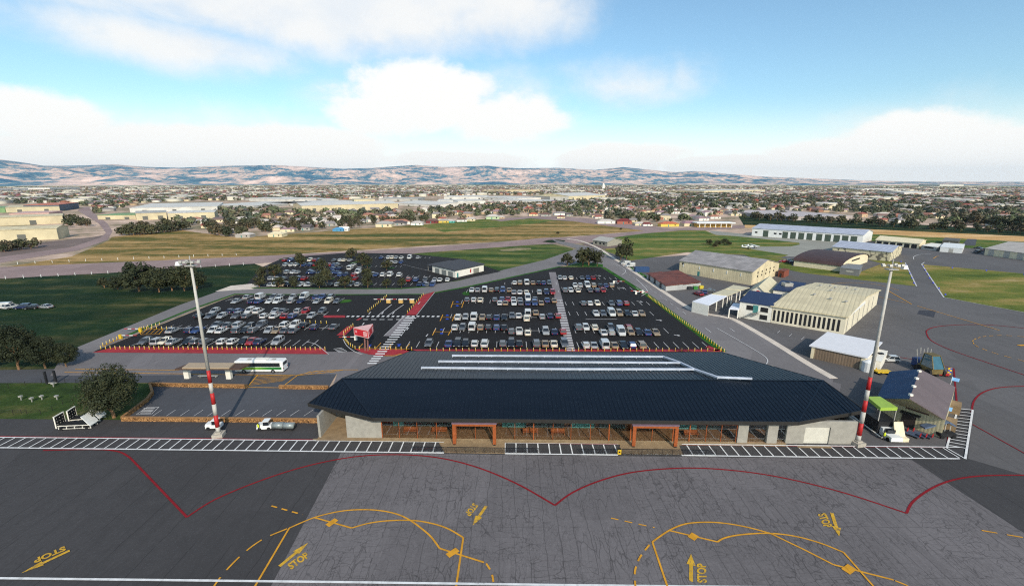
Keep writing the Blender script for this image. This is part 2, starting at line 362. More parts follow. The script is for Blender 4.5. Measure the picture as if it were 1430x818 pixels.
# roads
def road(name,px,w,lv,mat): 
    mb=MB(); ribbon(mb,[g(x,y,L(lv)) for x,y in px],w); return struct(name,mb,mat)
def ribbon(mb,pts,w,close=False):
    n=len(pts); Ls=[];Rs=[]
    for i,p in enumerate(pts):
        a=pts[i-1] if i>0 else p; b=pts[i+1] if i<n-1 else p
        d1=(p-a); d2=(b-p)
        d1=d1.normalized() if d1.length>1e-6 else d2.normalized(); d2=d2.normalized() if d2.length>1e-6 else d1
        t_=(d1+d2); t_=t_.normalized() if t_.length>1e-3 else d1
        k=w/2/max(.45,t_.dot(d1)); nrm=Vector((-t_.y,t_.x,0))*k
        Ls.append(p+nrm); Rs.append(p-nrm)
    for i in range(n-1): mb.poly([Rs[i],Rs[i+1],Ls[i+1],Ls[i]])
def smooth_px(px,k=6):
    out=[]; n=len(px)
    for i in range(n-1):
        p0=px[max(i-1,0)];p1=px[i];p2=px[i+1];p3=px[min(i+2,n-1)]
        for j in range(k):
            t_=j/k
            out.append(tuple(.5*((2*p1[c])+(-p0[c]+p2[c])*t_+(2*p0[c]-5*p1[c]+4*p2[c]-p3[c])*t_**2+(-p0[c]+3*p1[c]-3*p2[c]+p3[c])*t_**3) for c in (0,1)))
    return out+[px[-1]]
def bandroad(name,up,lo,lv,mat): return sheet(name,up+lo[::-1],lv,mat)
bandroad('main_road',[(-320,381),(0,373),(190,365),(340,358.5),(520,350),(700,338),(760,332),(800,331),(911,321.5),(975,317),(1040,314.5)],[(-320,398),(0,389),(190,379),(340,369),(520,358),(700,345),(757,341),(805,340),(911,328.5),(975,322),(1040,318.5)],3,M['pinkroad'])
bandroad('side_road',[(-200,383),(0,359),(100,345),(140,332),(148,325),(138,312),(108,294),(117,289)],[(-200,393),(0,367),(110,349.5),(150,335),(157,323),(150,312),(127,294),(127,289)],3.3,M['pinkroad'])
sheet('main_road_spur',[(680,306),(760,301),(820,305),(920,317),(940,320),(905,323),(800,309),(740,305),(700,309)],3.5,M['pinkroad'])
sheet('roundabout_island',[(757,337.5),(766,335),(780,334.6),(790,336),(786,338.3),(770,339.2)],5,M['g_dark'])
sheet('bare_patch',[(697,349),(722,346),(741,346.5),(742,348),(716,350.5),(700,350.5)],3,plain('bare_soil',s(134,122,88),.95,.25,.3))
bandroad('perimeter_road',[(90,492),(180,455),(250,426),(318,402),(345,399.5),(440,403.5),(560,403.5),(640,392),(760,363),(806,347)],[(131,490.5),(180,470),(262,436),(325,411.5),(350,410),(440,411),(590,410.5),(660,398.5),(775,373),(812,368)],3.2,M['road'])
sheet('pale_entrance',[(300,407),(322,399),(352,396),(362,399),(352,404),(330,405)],5,M['kerbstone'])
sheet('service_road',[(770,334),(800,340),(836,347),(963,431),(1020,445),(1164,529.5),(1150,590),(1060,560),(1010,491.5),(905,413),(842,373),(806,371),(806,347),(780,340)],6,M['road'])
sheet('forecourt',[(70,524.5),(90,492),(131,490),(1010,491.3),(1175,536),(1160,600),(455,600),(462,545),(471,522)],4,M['forecourt'])
sheet('lane',[(-500,517),(0,516.5),(90,514.5),(75,524),(470,521.5),(455,548),(215,545),(212,534),(-500,536)],3.5,M['lane'])
sheet('front_lawn',[(-500,534),(212,534.5),(213,548),(171,586),(0,584.5),(-500,584)],2,M['g_fore'])
sheet('staff_car_park',[(214,536),(460,538),(444,588),(171,586),(212,550)],4.4,M['lane'])
# car parks
sheet('car_park',[(131,490.5),(329,411.5),(594,411),(662,399),(781,373),(842,373),(906,413),(1010,491.3)],5,M['carpark'])
sheet('overflow_car_park',[(352,400),(345,396),(366,373),(396,360),(484,353),(571,354),(648,362),(700,379),(640,391),(597,399),(560,402.5),(440,402.5)],4,M['carpark'])
sheet('taxi_stub',[(1343,342.5),(1351,333.5),(1364,334),(1362,343)],6,M['lane'])
M['redasph']=asphalt('rusty_yard',s(118,102,96),var=.3)
sheet('warehouse_yard',[(0,362),(0,345),(60,338),(130,331),(147,328),(136,336),(98,345)],2.6,M['redasph'])
def verge(name,px,w): road(name,px,w,6.5,M['verge'])
verge('verge',[(180,467),(262,433.5),(328,410.5),(440,411.3),(590,410.7)],1.3)
verge('verge',[(352,401.7),(440,402.8),(560,403.0),(600,399.5)],1.6)
verge('verge',[(600,410.3),(662,398.3),(781,372.4),(842,372.4)],1.6)
verge('verge',[(842,373),(905,412.5),(958,452),(1009,490.5)],2.2)
verge('verge',[(842,352),(878,372),(905,388)],2.0)
sheet('verge',[(812,366),(842,369),(842,372),(790,371.5)],7,M['verge'])
sheet('parking_island',[(470,421),(480,418.5),(488,418),(492,419.5),(488,421.5),(476,423)],7,M['verge'])
sheet('parking_island',[(645,409.6),(648,407.4),(655,406.7),(655.5,412),(648,411.8)],7,M['verge'])
for x,y,w in ((395,361,7),(423,362,7),(434,380,8),(460,389,9),(513,397,9),(440,372,6),(495,366,7),(513,371,7),(545,374,7)):
    sheet('parking_island',[(x-w,y+1),(x+w*.6,y-.9),(x+w,y-.3),(x-w*.3,y+1.6)],7,M['verge'])
# concrete kerb strip along the service road, a real step
mb=MB()
pts=smooth_px([(792,333.5),(812,337),(836,347),(868,368),(905,393),(963,431),(985,438),(1012,443),(1030,449),(1080,478),(1130,509),(1164,528.5)],4)
pw=[g(x,y,0) for x,y in pts]
for i in range(len(pw)-1):
    a,b=pw[i],pw[i+1]; d=(b-a).normalized(); nn=Vector((-d.y,d.x,0))*1.0
    mb.hexa([a-nn,b-nn,b+nn,a+nn],[a-nn+V(0,0,.13),b-nn+V(0,0,.13),b+nn+V(0,0,.13),a+nn+V(0,0,.13)])
struct('kerb_strip',mb,M['kerbstone'])
# ---------------------------------------------------------------- painted markings
LN=[0]
def line(mb,px,w,lv=8):
    LN[0]=(LN[0]+1)%40; ribbon(mb,[g(x,y,L(lv)+.0012*LN[0]) for x,y in px],w)
def dash(mb,px,w,on,off,lv=8):
    LN[0]=(LN[0]+1)%40; pts=[g(x,y,L(lv)+.0012*LN[0]) for x,y in px]; on_=True; acc=0; cur=[pts[0]]
    for a,b in zip(pts,pts[1:]):
        Lg=(b-a).length; pos_=0
        while pos_<Lg-1e-6:
            need=(on if on_ else off)-acc; stp=min(need,Lg-pos_); pos_+=stp; acc+=stp; q=a+(b-a)*(pos_/Lg)
            if on_: cur.append(q)
            if acc>=(on if on_ else off)-1e-6:
                if on_: ribbon(mb,cur,w)
                on_=not on_; acc=0; cur=[q]
    if on_ and len(cur)>1: ribbon(mb,cur,w)
mb=MB(); RW=.3
line(mb,smooth_px([(60,628.5),(130,627),(165,630),(182,639)]),RW); line(mb,[(182,639),(261,721.5)],RW)
line(mb,smooth_px([(261,721.5),(300,697),(360,672),(420,652.5),(480,639.5),(535,634.5),(600,637),(660,650),(720,674),(775,705)]),RW)
line(mb,smooth_px([(775,705),(800,687),(840,670),(890,658),(960,653),(1030,657),(1100,668),(1180,688),(1266,716)]),RW)
line(mb,smooth_px([(1266,716),(1275,700),(1300,682),(1330,670),(1370,664),(1430,663),(1500,664)]),RW)
line(mb,smooth_px([(1357,576),(1360,560),(1372,548),(1395,541),(1430,539),(1500,539)]),RW); line(mb,[(1358,592),(1430,632),(1500,674)],.22)
line(mb,smooth_px([(1430,458),(1395,454.5),(1367,453),(1334,453.6),(1308,456),(1296,460),(1294,465),(1301,475.5),(1327,488),(1370,503),(1430,523),(1520,553)]),.32)
line(mb,[(1253,498),(1285,503),(1332,514),(1336.5,566)],.3); line(mb,[(1330,583),(1324,617)],.35)
line(mb,[(-300,606.5),(0,609),(480,614),(620,616)],.28); line(mb,[(704,617.5),(862,620)],.28); line(mb,[(952,620.5),(1190,623),(1322,624.2)],.28)
struct('red_markings',mb,M['red_line'])
mb=MB(); OW=.23
S1=[(356,818),(404,736.6)]; line(mb,[(330,862),(404,736.6)],OW)
line(mb,smooth_px([(404,736.6),(439,722),(474,713.5),(505,711),(532,712.5),(555,717.5),(573,726),(589,737.6),(602,749),(614,765)]),OW); line(mb,[(614,765),(676,784.6)],OW)
line(mb,[(439,722),(491,736.6)],OW); line(mb,smooth_px([(491,736.6),(515,730),(542,726.5),(575,726),(602,730),(625.6,737.6),(647,750)]),OW); line(mb,[(647,750),(637,818),(632,850)],OW)
line(mb,[(457,733.5),(470,724.5)],.8); line(mb,[(625,775.5),(639,766.5)],.8)
dash(mb,[(379,705.7),(422.5,718)],.22,1.0,.8); dash(mb,smooth_px([(401,737.6),(364,754),(330,781),(300,816),(285,850)]),.22,2.0,1.0); dash(mb,smooth_px([(679,786),(686,798),(689,812),(690,830)]),.22,1.0,.8)
line(mb,[(911,756),(932,818),(945,858)],OW); line(mb,smooth_px([(911,756),(934.5,740),(957,731),(984.5,728.5),(1012,730),(1043.6,735.5),(1075.5,744)]),OW)
line(mb,[(1075.5,744),(1125.5,768),(1164,787.7)],OW); line(mb,[(1164,787.7),(1248,809)],OW); line(mb,[(934.5,740),(1002,756)],OW)
line(mb,smooth_px([(1002,756),(1012,750.5),(1034.5,746),(1071,744),(1107,747.5),(1143.6,757),(1178,770.5)]),OW); line(mb,[(1178,770.5),(1220,818),(1245,848)],OW)
line(mb,[(965,751.5),(971,745.5)],.95); line(mb,[(1181,797.5),(1190,790.5)],.95)
dash(mb,[(853,722.7),(914,736)],.18,1.0,.8); dash(mb,smooth_px([(907,760),(894,777),(887,795.5),(887,813.6),(890,835)]),.22,1.2,.9); dash(mb,[(1371,740),(1430,750),(1480,758)],.2,1.6,1.0); dash(mb,[(1250,810),(1265,816),(1280,825)],.2,1.2,.8)
# yellow lines about the bus bays and taxiways
line(mb,[(60,514.5),(115,514),(300,516.5),(472,517)],.16,9) if False else None
line(mb,[(112,514.2),(240,515.6),(333,523.2)],.0001,9) if False else None
line(mb,[(105,515),(250,516.5)],.22,9); line(mb,[(90,519.5),(250,521.5),(415,524),(470,518.5)],.22,9); line(mb,[(345,540.5),(360,523)],.22,9); line(mb,[(415,524),(392,541.5)],.22,9); line(mb,[(345,540.5),(392,541)],.22,9)
for k in range(7):
    a=k/7; line(mb,[(357-12*a,525+15*a),(409-16*a+0*a,523.5+ (18*a if a<.0 else 9*a))],.14,9)
line(mb,[(415,523.5),(440,518),(480,516),(500,516)],.2,9)
for k in range(6): line(mb,[(425+9*k,521.5-k*.7),(434+9*k,518.4-k*.4)],.16,9)
line(mb,[(1281,427),(1396,461)],.25,9); line(mb,[(1218,406),(1240,405.5)],.001,9) if False else None
line(mb,[(1239,405),(1273,424.5)],.3,9); line(mb,smooth_px([(1150,398),(1170,395.5),(1190,394.5),(1215,396),(1231,398.6),(1255,405)]),.22,9); line(mb,[(1225,413.6),(1266,423)],.22,9)
dash(mb,smooth_px([(1430,470),(1400,468),(1375,469.5),(1361,473.5),(1359,478),(1366,484),(1390,493),(1430,504),(1480,518)]),.2,1.5,1.2,9); line(mb,[(1422,482),(1440,481.5)],.9,9)
line(mb,[(1303,361),(1308,358),(1311,357.5)],.35,9)
struct('orange_markings',mb,M['orange_line'])
mb=MB()
line(mb,[(-200,803.5),(0,806.6),(480,812),(780,816),(1430,823),(1600,825)],.3)
def hatch(x0,x1,yu,yl,step):
    line(mb,[(x0,yu(x0)),(x1,yu(x1))],.26); line(mb,[(x0,yl(x0)),(x1,yl(x1))],.3)
    a,b=g(x0,yl(x0)),g(x1,yl(x1)); n=max(1,round((b-a).length/step)); c,d=g(x0,yu(x0)),g(x1,yu(x1))
    for k in range(n+1):
        q=a+(b-a)*(k/n); z=L(8)
        xt=q.x+.0
        # the tick runs straight back from the apron edge
        tq=(xt-c.x)/(d.x-c.x) if abs(d.x-c.x)>1e-6 else 0
        if tq<0 or tq>1: continue
        r=c+(d-c)*tq
        ribbon(mb,[V(q.x,q.y,z),V(r.x,r.y,z)],.2)
yu=lambda x:610+x*.0107; yl=lambda x:624.6+x*.0118
hatch(-300,620,yu,yl,1.86); hatch(705,863,yu,yl,1.86); hatch(952,1340,lambda x:yu(x)-.4,lambda x:yl(x)-.4,1.86)
line(mb,[(1322,625),(1338,570)],.28); line(mb,[(1348,640.3),(1358.5,572)],.3); line(mb,[(1338,570),(1358.5,572)],.26); line(mb,[(1322,625),(1348,640)],.2)
for k in range(1,13):
    a=k/13; line(mb,[(1338-15.6*a,570+55*a),(1358.5-10*a,572+62*a-a*4)],.2)
struct('white_markings',mb,M['white_line'])
# STOP lettering and arrows
mbt=MB()
def put_text(txt,bl,br,tl):
    cu=bpy.data.curves.new('lettering','FONT'); cu.body=txt; cu.offset=.04; cu.resolution_u=3
    ob=bpy.data.objects.new('lettering',cu); COL.objects.link(ob); bpy.context.view_layer.update()
    me=ob.to_mesh(); xs=[v.co.x for v in me.vertices]; ys=[v.co.y for v in me.vertices]
    x0,x1,y0,y1=min(xs),max(xs),min(ys),max(ys); o=g(*bl,L(9)); U=g(*br,L(9))-o; Vv=g(*tl,L(9))-o
    n=len(mbt.v)
    for v in me.vertices: mbt.v.append(tuple(o+U*((v.co.x-x0)/(x1-x0))+Vv*((v.co.y-y0)/(y1-y0))))
    for p in me.polygons: mbt.f.append(tuple(n+i for i in p.vertices)); mbt.m.append(0)
    ob.to_mesh_clear(); bpy.data.objects.remove(ob); bpy.data.curves.remove(cu)
def arrow(a,b,w=.42,hw=1.0,hl=1.8):
    p,q=g(*a,L(9)),g(*b,L(9)); d=(q-p).normalized(); n=Vector((-d.y,d.x,0)); m_=q-d*hl
    ribbon(mbt,[p,m_],w); mbt.poly([m_-n*hw*.5,q,m_+n*hw*.5])
put_text('STOP',(406.7,795),(433,776.5),(400.5,787.5)); arrow((390.2,790),(430.5,757))
put_text('STOP',(660.5,701.5),(648.5,716.5),(668.3,705.6)); arrow((679,706),(660,733))
put_text('STOP',(90,761.5),(46,780),(92.6,767.3)); arrow((97.4,768),(29.5,799.7))
put_text('STOP',(987.3,813),(985.9,786),(973.5,813)); arrow((965,811),(965,772.5))
put_text('STOP',(1141.5,717.5),(1151,737),(1153,715.3)); arrow((1161.5,715.5),(1172,748))
struct('stop_markings',mbt,M['yellow_text'])
# car park paint
mbr=MB()
for px in ([(129,491.8),(160,484.2),(452,486),(459,494.2)],[(495,486.8),(575,487.8),(585,491),(540,497),(516,494.8),(504,491.5)],[(560,487.6),(1008,487.6),(1008.6,490.8),(575,490.8)],
    [(452,440.2),(482,440.2),(482,443.4),(452,443.4)],[(591,411.7),(607,406.8),(581,439.6),(567,439.6)],[(470,468),(485,455.5),(495,455.5),(482,468)],[(497,447),(502,443.8),(506,443.8),(501,447)],[(985,484.5),(990,482.5),(1006,489),(1000,490)]):
    mbr.tess([g(x,y,L(8)) for x,y in px])
struct('red_paving',mbr,M['red_ground'])
mbw=MB(); mbg=MB()
mbg.tess([g(x,y,L(7)) for x,y in [(766.5,380),(776,380),(803,489),(791.5,489)]])
mbg.tess([g(x,y,L(7)) for x,y in [(563,441),(579,441),(557,469),(537,469)]])
mbz=MB(); _mbw=mbw; mbw=mbz
struct('footpath',mbg,asphalt('footpath_concrete',s(128,122,124),var=.15))
for k in range(21):
    a=.36+.64*(k/20); xa=766.5+25*a; xb=776+27*a; y=380+109*a; line(mbw,[(xa,y),(xb,y)],.6)
for k in range(20):
    a=k/19; y=444+63*a; xa=566-53*a; line(mbw,[(xa,y),(xa+15-2*a,y)],.75)
for k in range(20):
    x=484+7.0*k
    if x<612: line(mbw,[(x,441.6+.0),(x+3.6,441.6)],1.3)
for k in range(5): line(mbw,[(507+11.5*k,446),(514+11.5*k,446)],.45)
struct('crossing_markings',mbz,M['white_line']); mbw=_mbw
line(mbw,[(581,441),(607,408)],.2); line(mbw,[(566,440),(536,469)],.2); line(mbw,[(579,442),(560,469)],.2)
line(mbw,smooth_px([(428,477),(440,480),(450,487),(459,494.5)]),.2); line(mbw,smooth_px([(479,473),(484,482),(494,490),(506,495)]),.2)
line(mbw,[(547,425),(527,441)],.3); line(mbw,[(564,425),(541,441)],.3); line(mbw,[(553,417),(538,412)],.001) if False else None
for x,y in ((585,423),(569,459),(648,461),(596,468),(472,433),(507,452),(516,437),(534,437),(549,437)): line(mbw,[(x-1,y+1.6),(x+1.5,y-1.6)],.35)
# bay ticks: rows along X, bays 2.6 m, ticks 4.8 m deep
def bays(px0,px1,y,dy=2.4,step=2.6,skip=None):
    a,b=g(px0,y),g(px1,y); n=int((b-a).length/step)
    for k in range(n+1):
        q=a+(b-a)*(k/max(n,1))
        ribbon(mbw,[V(q.x,q.y-dy,L(8)),V(q.x,q.y+dy,L(8))],.17)
for y,x0,x1 in ((479,193,440),(457.5,235,466),(438.5,275,455),(418.5,320,478),(481,570,790),(461.5,607,789),(441.5,630,786),(421.5,645,783),(407,652,780),(396,705,777),(482,807,985),(462,803,930),(438,795,910),(424,790,905),(403,785,890),(389,782,860)): bays(x0,x1,y)
def spine(px0,px1,y): line(mbw,[(px0,y),(px1,y)],.25)
for y,x0,x1 in ((457.5,225,466),(438.5,275,455),(418.5,320,478),(461.5,720,760),(443,730,750),(445.5,818,862)): spine(x0,x1,y)
for y,x0,x1 in ((372,372,560),(386,360,600),(397,355,600),(360,500,600)): bays(x0,x1,y)
for y,x0,x1 in ((358,545,600),): line(mbw,[(545,365),(620,383)],.15)
# staff bays and service road dashes
for k in range(13):
    x=213+19.2*k; line(mbw,[(x+0,580.5),(x+13,572)],.12)
line(mbw,[(190,578.5),(206,568),(222,568),(212,577.5),(190,578.5)],.15)
for k in range(4): line(mbw,[(196+k*1.5,576-k*2),(211+k*1.8,576-k*2)],.3)
dash(mbw,[(852,366),(905,401),(960,440)],.2,3.0,3.0,9); dash(mbw,[(868,364),(915,396)],.2,2,4,9)
line(mbw,smooth_px([(1001,458),(1040,480),(1066,496),(1072,503),(1070,508)]),.25,9); line(mbw,[(985,458),(993,464)],.25,9); line(mbw,[(1019,458),(1026,463)],.25,9)
line(mbw,smooth_px([(857,367),(872,376),(873,380),(868,384)]),.3,9); line(mbw,smooth_px([(888,389),(903,404),(902,409),(896,413)]),.3,9)
for x,y in ((860,395),(868,402),(893,421),(920,447),(945,468),(835,385)): 
    line(mbw,[(x-4,y-.8),(x+2,y+.4)],.4,9); line(mbw,[(x+2,y+1),(x+4,y+.4),(x+1,y-.8)],.35,9)
line(mbw,[(467,470),(475,466)],.001) if False else None
for k in range(4): line(mbw,[(466+k*2,487+k*1.6),(478+k*2.2,485.5+k*1.6)],.35,9)
for k in range(5): line(mbw,[(1085+17*k,455+4.4*k+10),(1089+17*k,451.5+4.4*k+10)],.15,9)
# taxiway edges
line(mbw,[(1264,366.5),(1280,399.5)],.5,9); line(mbw,[(1318,415),(1287,369),(1291,366)],.5,9); line(mbw,smooth_px([(1276,362),(1276,358.5),(1284,355.5),(1300,354.5)]),.4,9); line(mbw,[(1318,415),(1430,436),(1500,450)],.3,9)
struct('car_park_markings',mbw,M['worn_line'])
mbo=MB(); mbb=MB()
for x,y,wd,sl in ((638,424.5,15,4),(624,443,17,5),(616,463,22,6)):
    line(mbo,[(x-wd/2-sl*.2,y+5),(x-wd/2+sl*.6,y-4)],.25,9); line(mbo,[(x+wd/2-sl*.2,y+5),(x+wd/2+sl*.6,y-4)],.25,9); line(mbo,[(x-wd/2,y),(x+wd/2,y)],.25,9)
    for q in (-2.6,2.6): line(mbb,[(x+.6-2,y+q),(x+.6+2.2,y+q)],.8,9); line(mbb,[(x+.4,y+q-1.3),(x+.6,y+q)],.6,9)
line(mbo,[(500,486.2),(572,487)],.2,9); line(mbo,[(501,486),(507,479)],.2,9); line(mbo,[(525,486),(532,478.5)],.2,9); line(mbo,[(542,486),(548,479)],.2,9); line(mbo,[(567,486.5),(572,479.5)],.2,9)
for x,y in ((516,482),(557,481.5)): line(mbb,[(x-3,y-.8),(x+3,y-.8)],.5,9); line(mbb,[(x-1.5,y+1),(x+1.5,y+1)],1.2,9)
struct('disabled_bay_markings',mbb,M['blue_line']); 
line(mbo,[(195,462.5),(208,459),(228,459.5),(222,466.5),(197,467),(195,462.5)],.2,9)
for k in range(4): line(mbo,[(198+k*6,466),(205+k*6,460)],.15,9)
line(mbo,[(143,483.5),(167,472.5)],.25,9); line(mbo,[(537,496.3),(551,496.5),(561,493.5)],.35,9)
struct('amber_bay_markings',mbo,M['orange_line'])
sheet('drain_cover',[(1281,438),(1284,433),(1307,434),(1304,443)],7,plain('drain_steel',s(58,58,64),.8,.2))
# ---------------------------------------------------------------- the terminal
M['roofnavy']=None
def navy():
    t=NT('navy_standing_seam_roof'); p=t.pos(); c=s(17,20,26)
    f=t.step(t.noise(t.scale(p,.12,.5,1),1.0,5),.3,.7); col=t.mix(f,sc3(c,.88),sc3(c,1.15))
    t.put(t.b.inputs['Coat Weight'],0.0)
    t.b.inputs['Specular Tint'].default_value=(.35,.7,1.0,1); return t.out(col,.4,.33)
M['roofnavy']=navy()
M['fascia']=plain('dark_fascia',s(44,42,40),.6,.1)
M['soffit']=plain('soffit_boards',s(120,104,86),.8,.1)
M['brick']=plain('brown_brick',s(156,104,72),.85,.22,1.5)
M['teal']=plain('teal_panel',s(70,130,126),.5,.1)
M['mauve']=plain('mauve_portal_roof',s(120,100,112),.6,.1)
M['pane']=glassy('shop_front_glass',(.92,.96,.95))
M['fence_pane']=glassy('tinted_fence_glass',(.88,.89,.9))
T=thing('terminal_building','long low airport terminal with navy hipped metal roof and orange glazed front','airport terminal',g(820,560))
EZ=4.95; FH=.62; RZ=6.9
FLp,FRp=g(520,583.5,EZ),g(1115,589,EZ); CLp,CRp=g(430,563,EZ),g(1208,572.5,EZ); RLp,RRp=g(478,528,RZ),g(1150,531,RZ); BLp,BRp=g(573,490,EZ),g(1010,492,EZ)
rim=[CLp,FLp,FRp,CRp,RRp,BRp,BLp,RLp]
mb=MB()
for f in ([FLp,FRp,RRp,RLp],[CLp,FLp,RLp],[FRp,CRp,RRp],[RLp,RRp,BRp,BLp]): mb.poly(f)
# standing seams: ribs running up the slopes, every 0.75 m
def plane_z(a,b,c):
    n=(b-a).cross(c-a); return lambda x,y: a.z-((x-a.x)*n.x+(y-a.y)*n.y)/n.z
def clip(poly,x):
    ys=[]
    for a,b in zip(poly,poly[1:]+poly[:1]):
        if (a.x-x)*(b.x-x)<0: ys.append(a.y+(b.y-a.y)*(x-a.x)/(b.x-a.x))
    return (min(ys),max(ys)) if len(ys)>=2 else None
for poly in ([FLp,FRp,RRp,RLp],[CLp,FLp,RLp],[FRp,CRp,RRp],[RLp,RRp,BRp,BLp]):
    pz=plane_z(poly[0],poly[1],poly[2]); x=min(q.x for q in poly)+.4
    while x<max(q.x for q in poly):
        c=clip(poly,x)
        if c and c[1]-c[0]>.6:
            y0,y1=c[0]+.1,c[1]-.1; mb.bar(V(x,y0,pz(x,y0)+.03),V(x,y1,pz(x,y1)+.015),.05,.055)
        x+=.78
roof=part('roof',mb,M['roofnavy'],T)
mb=MB(); n=len(rim); cen=sum(rim,V(0,0,0))/n
for i in range(n):
    a,b=rim[i],rim[(i+1)%n]; d=V(0,0,-FH)
    mb.bar(a+V(0,0,-FH/2+.04),b+V(0,0,-FH/2+.04),.16,FH)
part('fascia',mb,M['fascia'],T)
mb=MB(); mb.mi=0
low=[p+V(0,0,-FH) for p in (CLp,FLp,FRp,CRp,BRp,BLp)]
low=[V(p.x,p.y,EZ-FH) for p in low]; mb.tess(low); part('soffit',mb,M['soffit'],T)
mb=MB()
for a,b in ((RLp,RRp),(RLp,FLp),(RRp,FRp)): mb.bar(a+V(0,0,.05),b+V(0,0,.05),.3,.07)
part('ridge_cap',mb,M['roofnavy'],T)
# front line
def Wp(x,z=0): return g(x,611.6+(x-485)*(8.3/707),0)+V(0,0,z)
a,b=Wp(485),Wp(1192); E1=(b-a).normalized(); E2=V(-E1.y,E1.x,0); O=Wp(447)
def U(x): return (Wp(x)-O).dot(E1)
WH=EZ-FH-.01
mb=MB(); back=24.5
mb.fbox(O,E1,E2,U(485),U(533.5),0,.35,.0,WH)             # grey panel
part('front_wall',mb,M['grey_block'],T)
mb=MB(); mb.fbox(O,E1,E2,-.2,.2,0,7,0,WH); part('wing_wall',mb,M['grey_block'],T)
mb=MB(); mb.fbox(O,E1,E2,U(485),U(485)+.35,.35,back,0,WH); mb.fbox(O,E1,E2,U(485),U(1180),back,back+.3,0,WH); mb.fbox(O,E1,E2,U(1192)-.3,U(1192),.36,back-4,0,WH); part('outer_wall',mb,M['grey_block'],T)
for x0,x1 in ((1028,1042),(1069,1083)):
    mb=MB(); mb.fbox(O,E1,E2,U(x0),U(x1),-.25,.5,0,WH); part('column',mb,M['grey_block'],T)
mb=MB(); mb.fbox(O,E1,E2,U(1096),U(1121),-.1,.35,0,WH); mb.fbox(O,E1,E2,U(1156),U(1192),-.1,.35,0,WH); mb.fbox(O,E1,E2,U(1121),U(1156),-.1,.35,3.2,WH); part('service_wall',mb,M['grey_block'],T)
mb=MB(); mb.fbox(O,E1,E2,U(1121),U(1156),.1,.18,.02,3.2)
for k in range(1,6): mb.fbox(O,E1,E2,U(1121),U(1156),.07,.1,.02+k*.53,.06+k*.53)
gd=part('garage_door',mb,plain('roller_door',s(196,192,180),.6,.06),T)
# interior
mb=MB(); mb.fbox(O,E1,E2,-.3,U(1096),-1.0,.1,.0,.13); part('doorstep_slab',mb,M['tan'],T)
mb=MB(); mb.fbox(O,E1,E2,U(486),U(1190),.12,back,.0,.12); part('floor_slab',mb,plain('brown_floor_tile',s(132,92,66),.7,.15,1.2),T)
mb=MB(); mb.fbox(O,E1,E2,-.3,U(485),.1,back,.0,.125); part('porch_slab',mb,M['tan'],T)
mb=MB(); mb.fbox(O,E1,E2,U(534),U(1027),5.2,5.5,.13,WH); part('inner_wall',mb,M['brick'],T)
for x0,x1,z1,m_ in ((540,556,WH,'teal'),(560,600,2.4,'dark'),(604,632,3.4,'dark'),(700,735,3.1,'teal'),(742,790,3.3,'dark'),(800,835,WH,'teal'),(842,880,3,'dark'),(945,985,3.4,'teal'),(990,1020,WH,'dark')):
    mb=MB(); mb.fbox(O,E1,E2,U(x0),U(x1),4.2,4.5,.13,z1); part('partition',mb,M['teal'] if m_=='teal' else plain('dark_teal_counter',s(44,62,58),.6,.2),T)
for x0,x1 in ((600,622),(730,752),(770,790),(960,980),(560,580)):
    mb=MB(); mb.fbox(O,E1,E2,U(x0),U(x1),1.6,2.1,.55,.66); mb.fbox(O,E1,E2,U(x0),U(x1),2.05,2.13,.66,1.2)
    for q in (x0+1,x1-1): mb.fbox(O,E1,E2,U(q)-.04,U(q)+.04,1.65,2.05,.13,.55)
    part('bench',mb,M['orange_timber'],T)
mb=MB(); mb.fbox(O,E1,E2,U(534),U(1096),.36,back-.3,WH-.02,WH-.012); 
# glazing: posts, rails, panes
xs=[534,558,583,610,637,664,692,719,745,772,797,824,850,880,910,939,962,985,1006,1027]
for i,x in enumerate(xs):
    w=.18 if i%4==0 or x in (637,692,880,939) else .08
    mb=MB(); mb.fbox(O,E1,E2,U(x)-w/2,U(x)+w/2,.02,.2,.13,WH); part('mullion',mb,M['orange_timber'],T)
mb=MB(); mb.fbox(O,E1,E2,U(534),U(1027),.05,.17,3.35,3.47); mb.fbox(O,E1,E2,U(534),U(1027),.05,.17,WH-.15,WH); part('transom',mb,M['orange_timber'],T)
for x0,x1 in zip(xs,xs[1:]):
    if (x0,x1) in ((637,664),(664,692),(880,910),(910,939)) : z1=3.35; 
    mb=MB(); mb.fbox(O,E1,E2,U(x0)+.06,U(x1)-.06,.1,.115,.14,WH-.16); part('window_pane',mb,M['pane'],T)
for x0,x1 in ((1042,1069),(1083,1096)):
    mb=MB(); mb.fbox(O,E1,E2,U(x0),U(x1),.2,.215,.14,WH); part('window_pane',mb,M['pane'],T)
# portals
for x0,x1 in ((637,691.5),(881,938)):
    P=bpy.data.objects.new('entrance_portal',None); COL.objects.link(P); P.parent=T; P.location=Wp((x0+x1)/2)-T.location
    for x in (x0,x1):
        mb=MB(); mb.fbox(O,E1,E2,U(x)-.28,U(x)+.28,-2.0,-1.55,.35,3.75); part('portal_leg',mb,M['orange_timber'],P)
        mb=MB(); mb.fbox(O,E1,E2,U(x)-.2,U(x)+.2,-1.95,-1.6,.0,.35); part('leg_foot',mb,M['dark'],P)
    mb=MB(); mb.fbox(O,E1,E2,U(x0)-.28,U(x1)+.28,-2.0,-1.5,3.752,4.15); part('portal_beam',mb,M['orange_timber'],P)
    mb=MB(); mb.fbox(O,E1,E2,U(x0)-.4,U(x1)+.4,-2.1,-.02,4.16,4.26); part('portal_roof',mb,M['mauve'],P)
# paving in front of the doors
for px in ([(612,616.2),(705,617.2),(705,633),(621,631.8)],[(866,619.6),(948,620.6),(954,634.6),(864,633.4)],[(1114,622),(1160,622.4),(1162,625.5),(1114,625)],[(437,612),(486,612.3),(486,614.4),(437,614.2)]):
    sheet('paving',px,9.5,M['tan'])
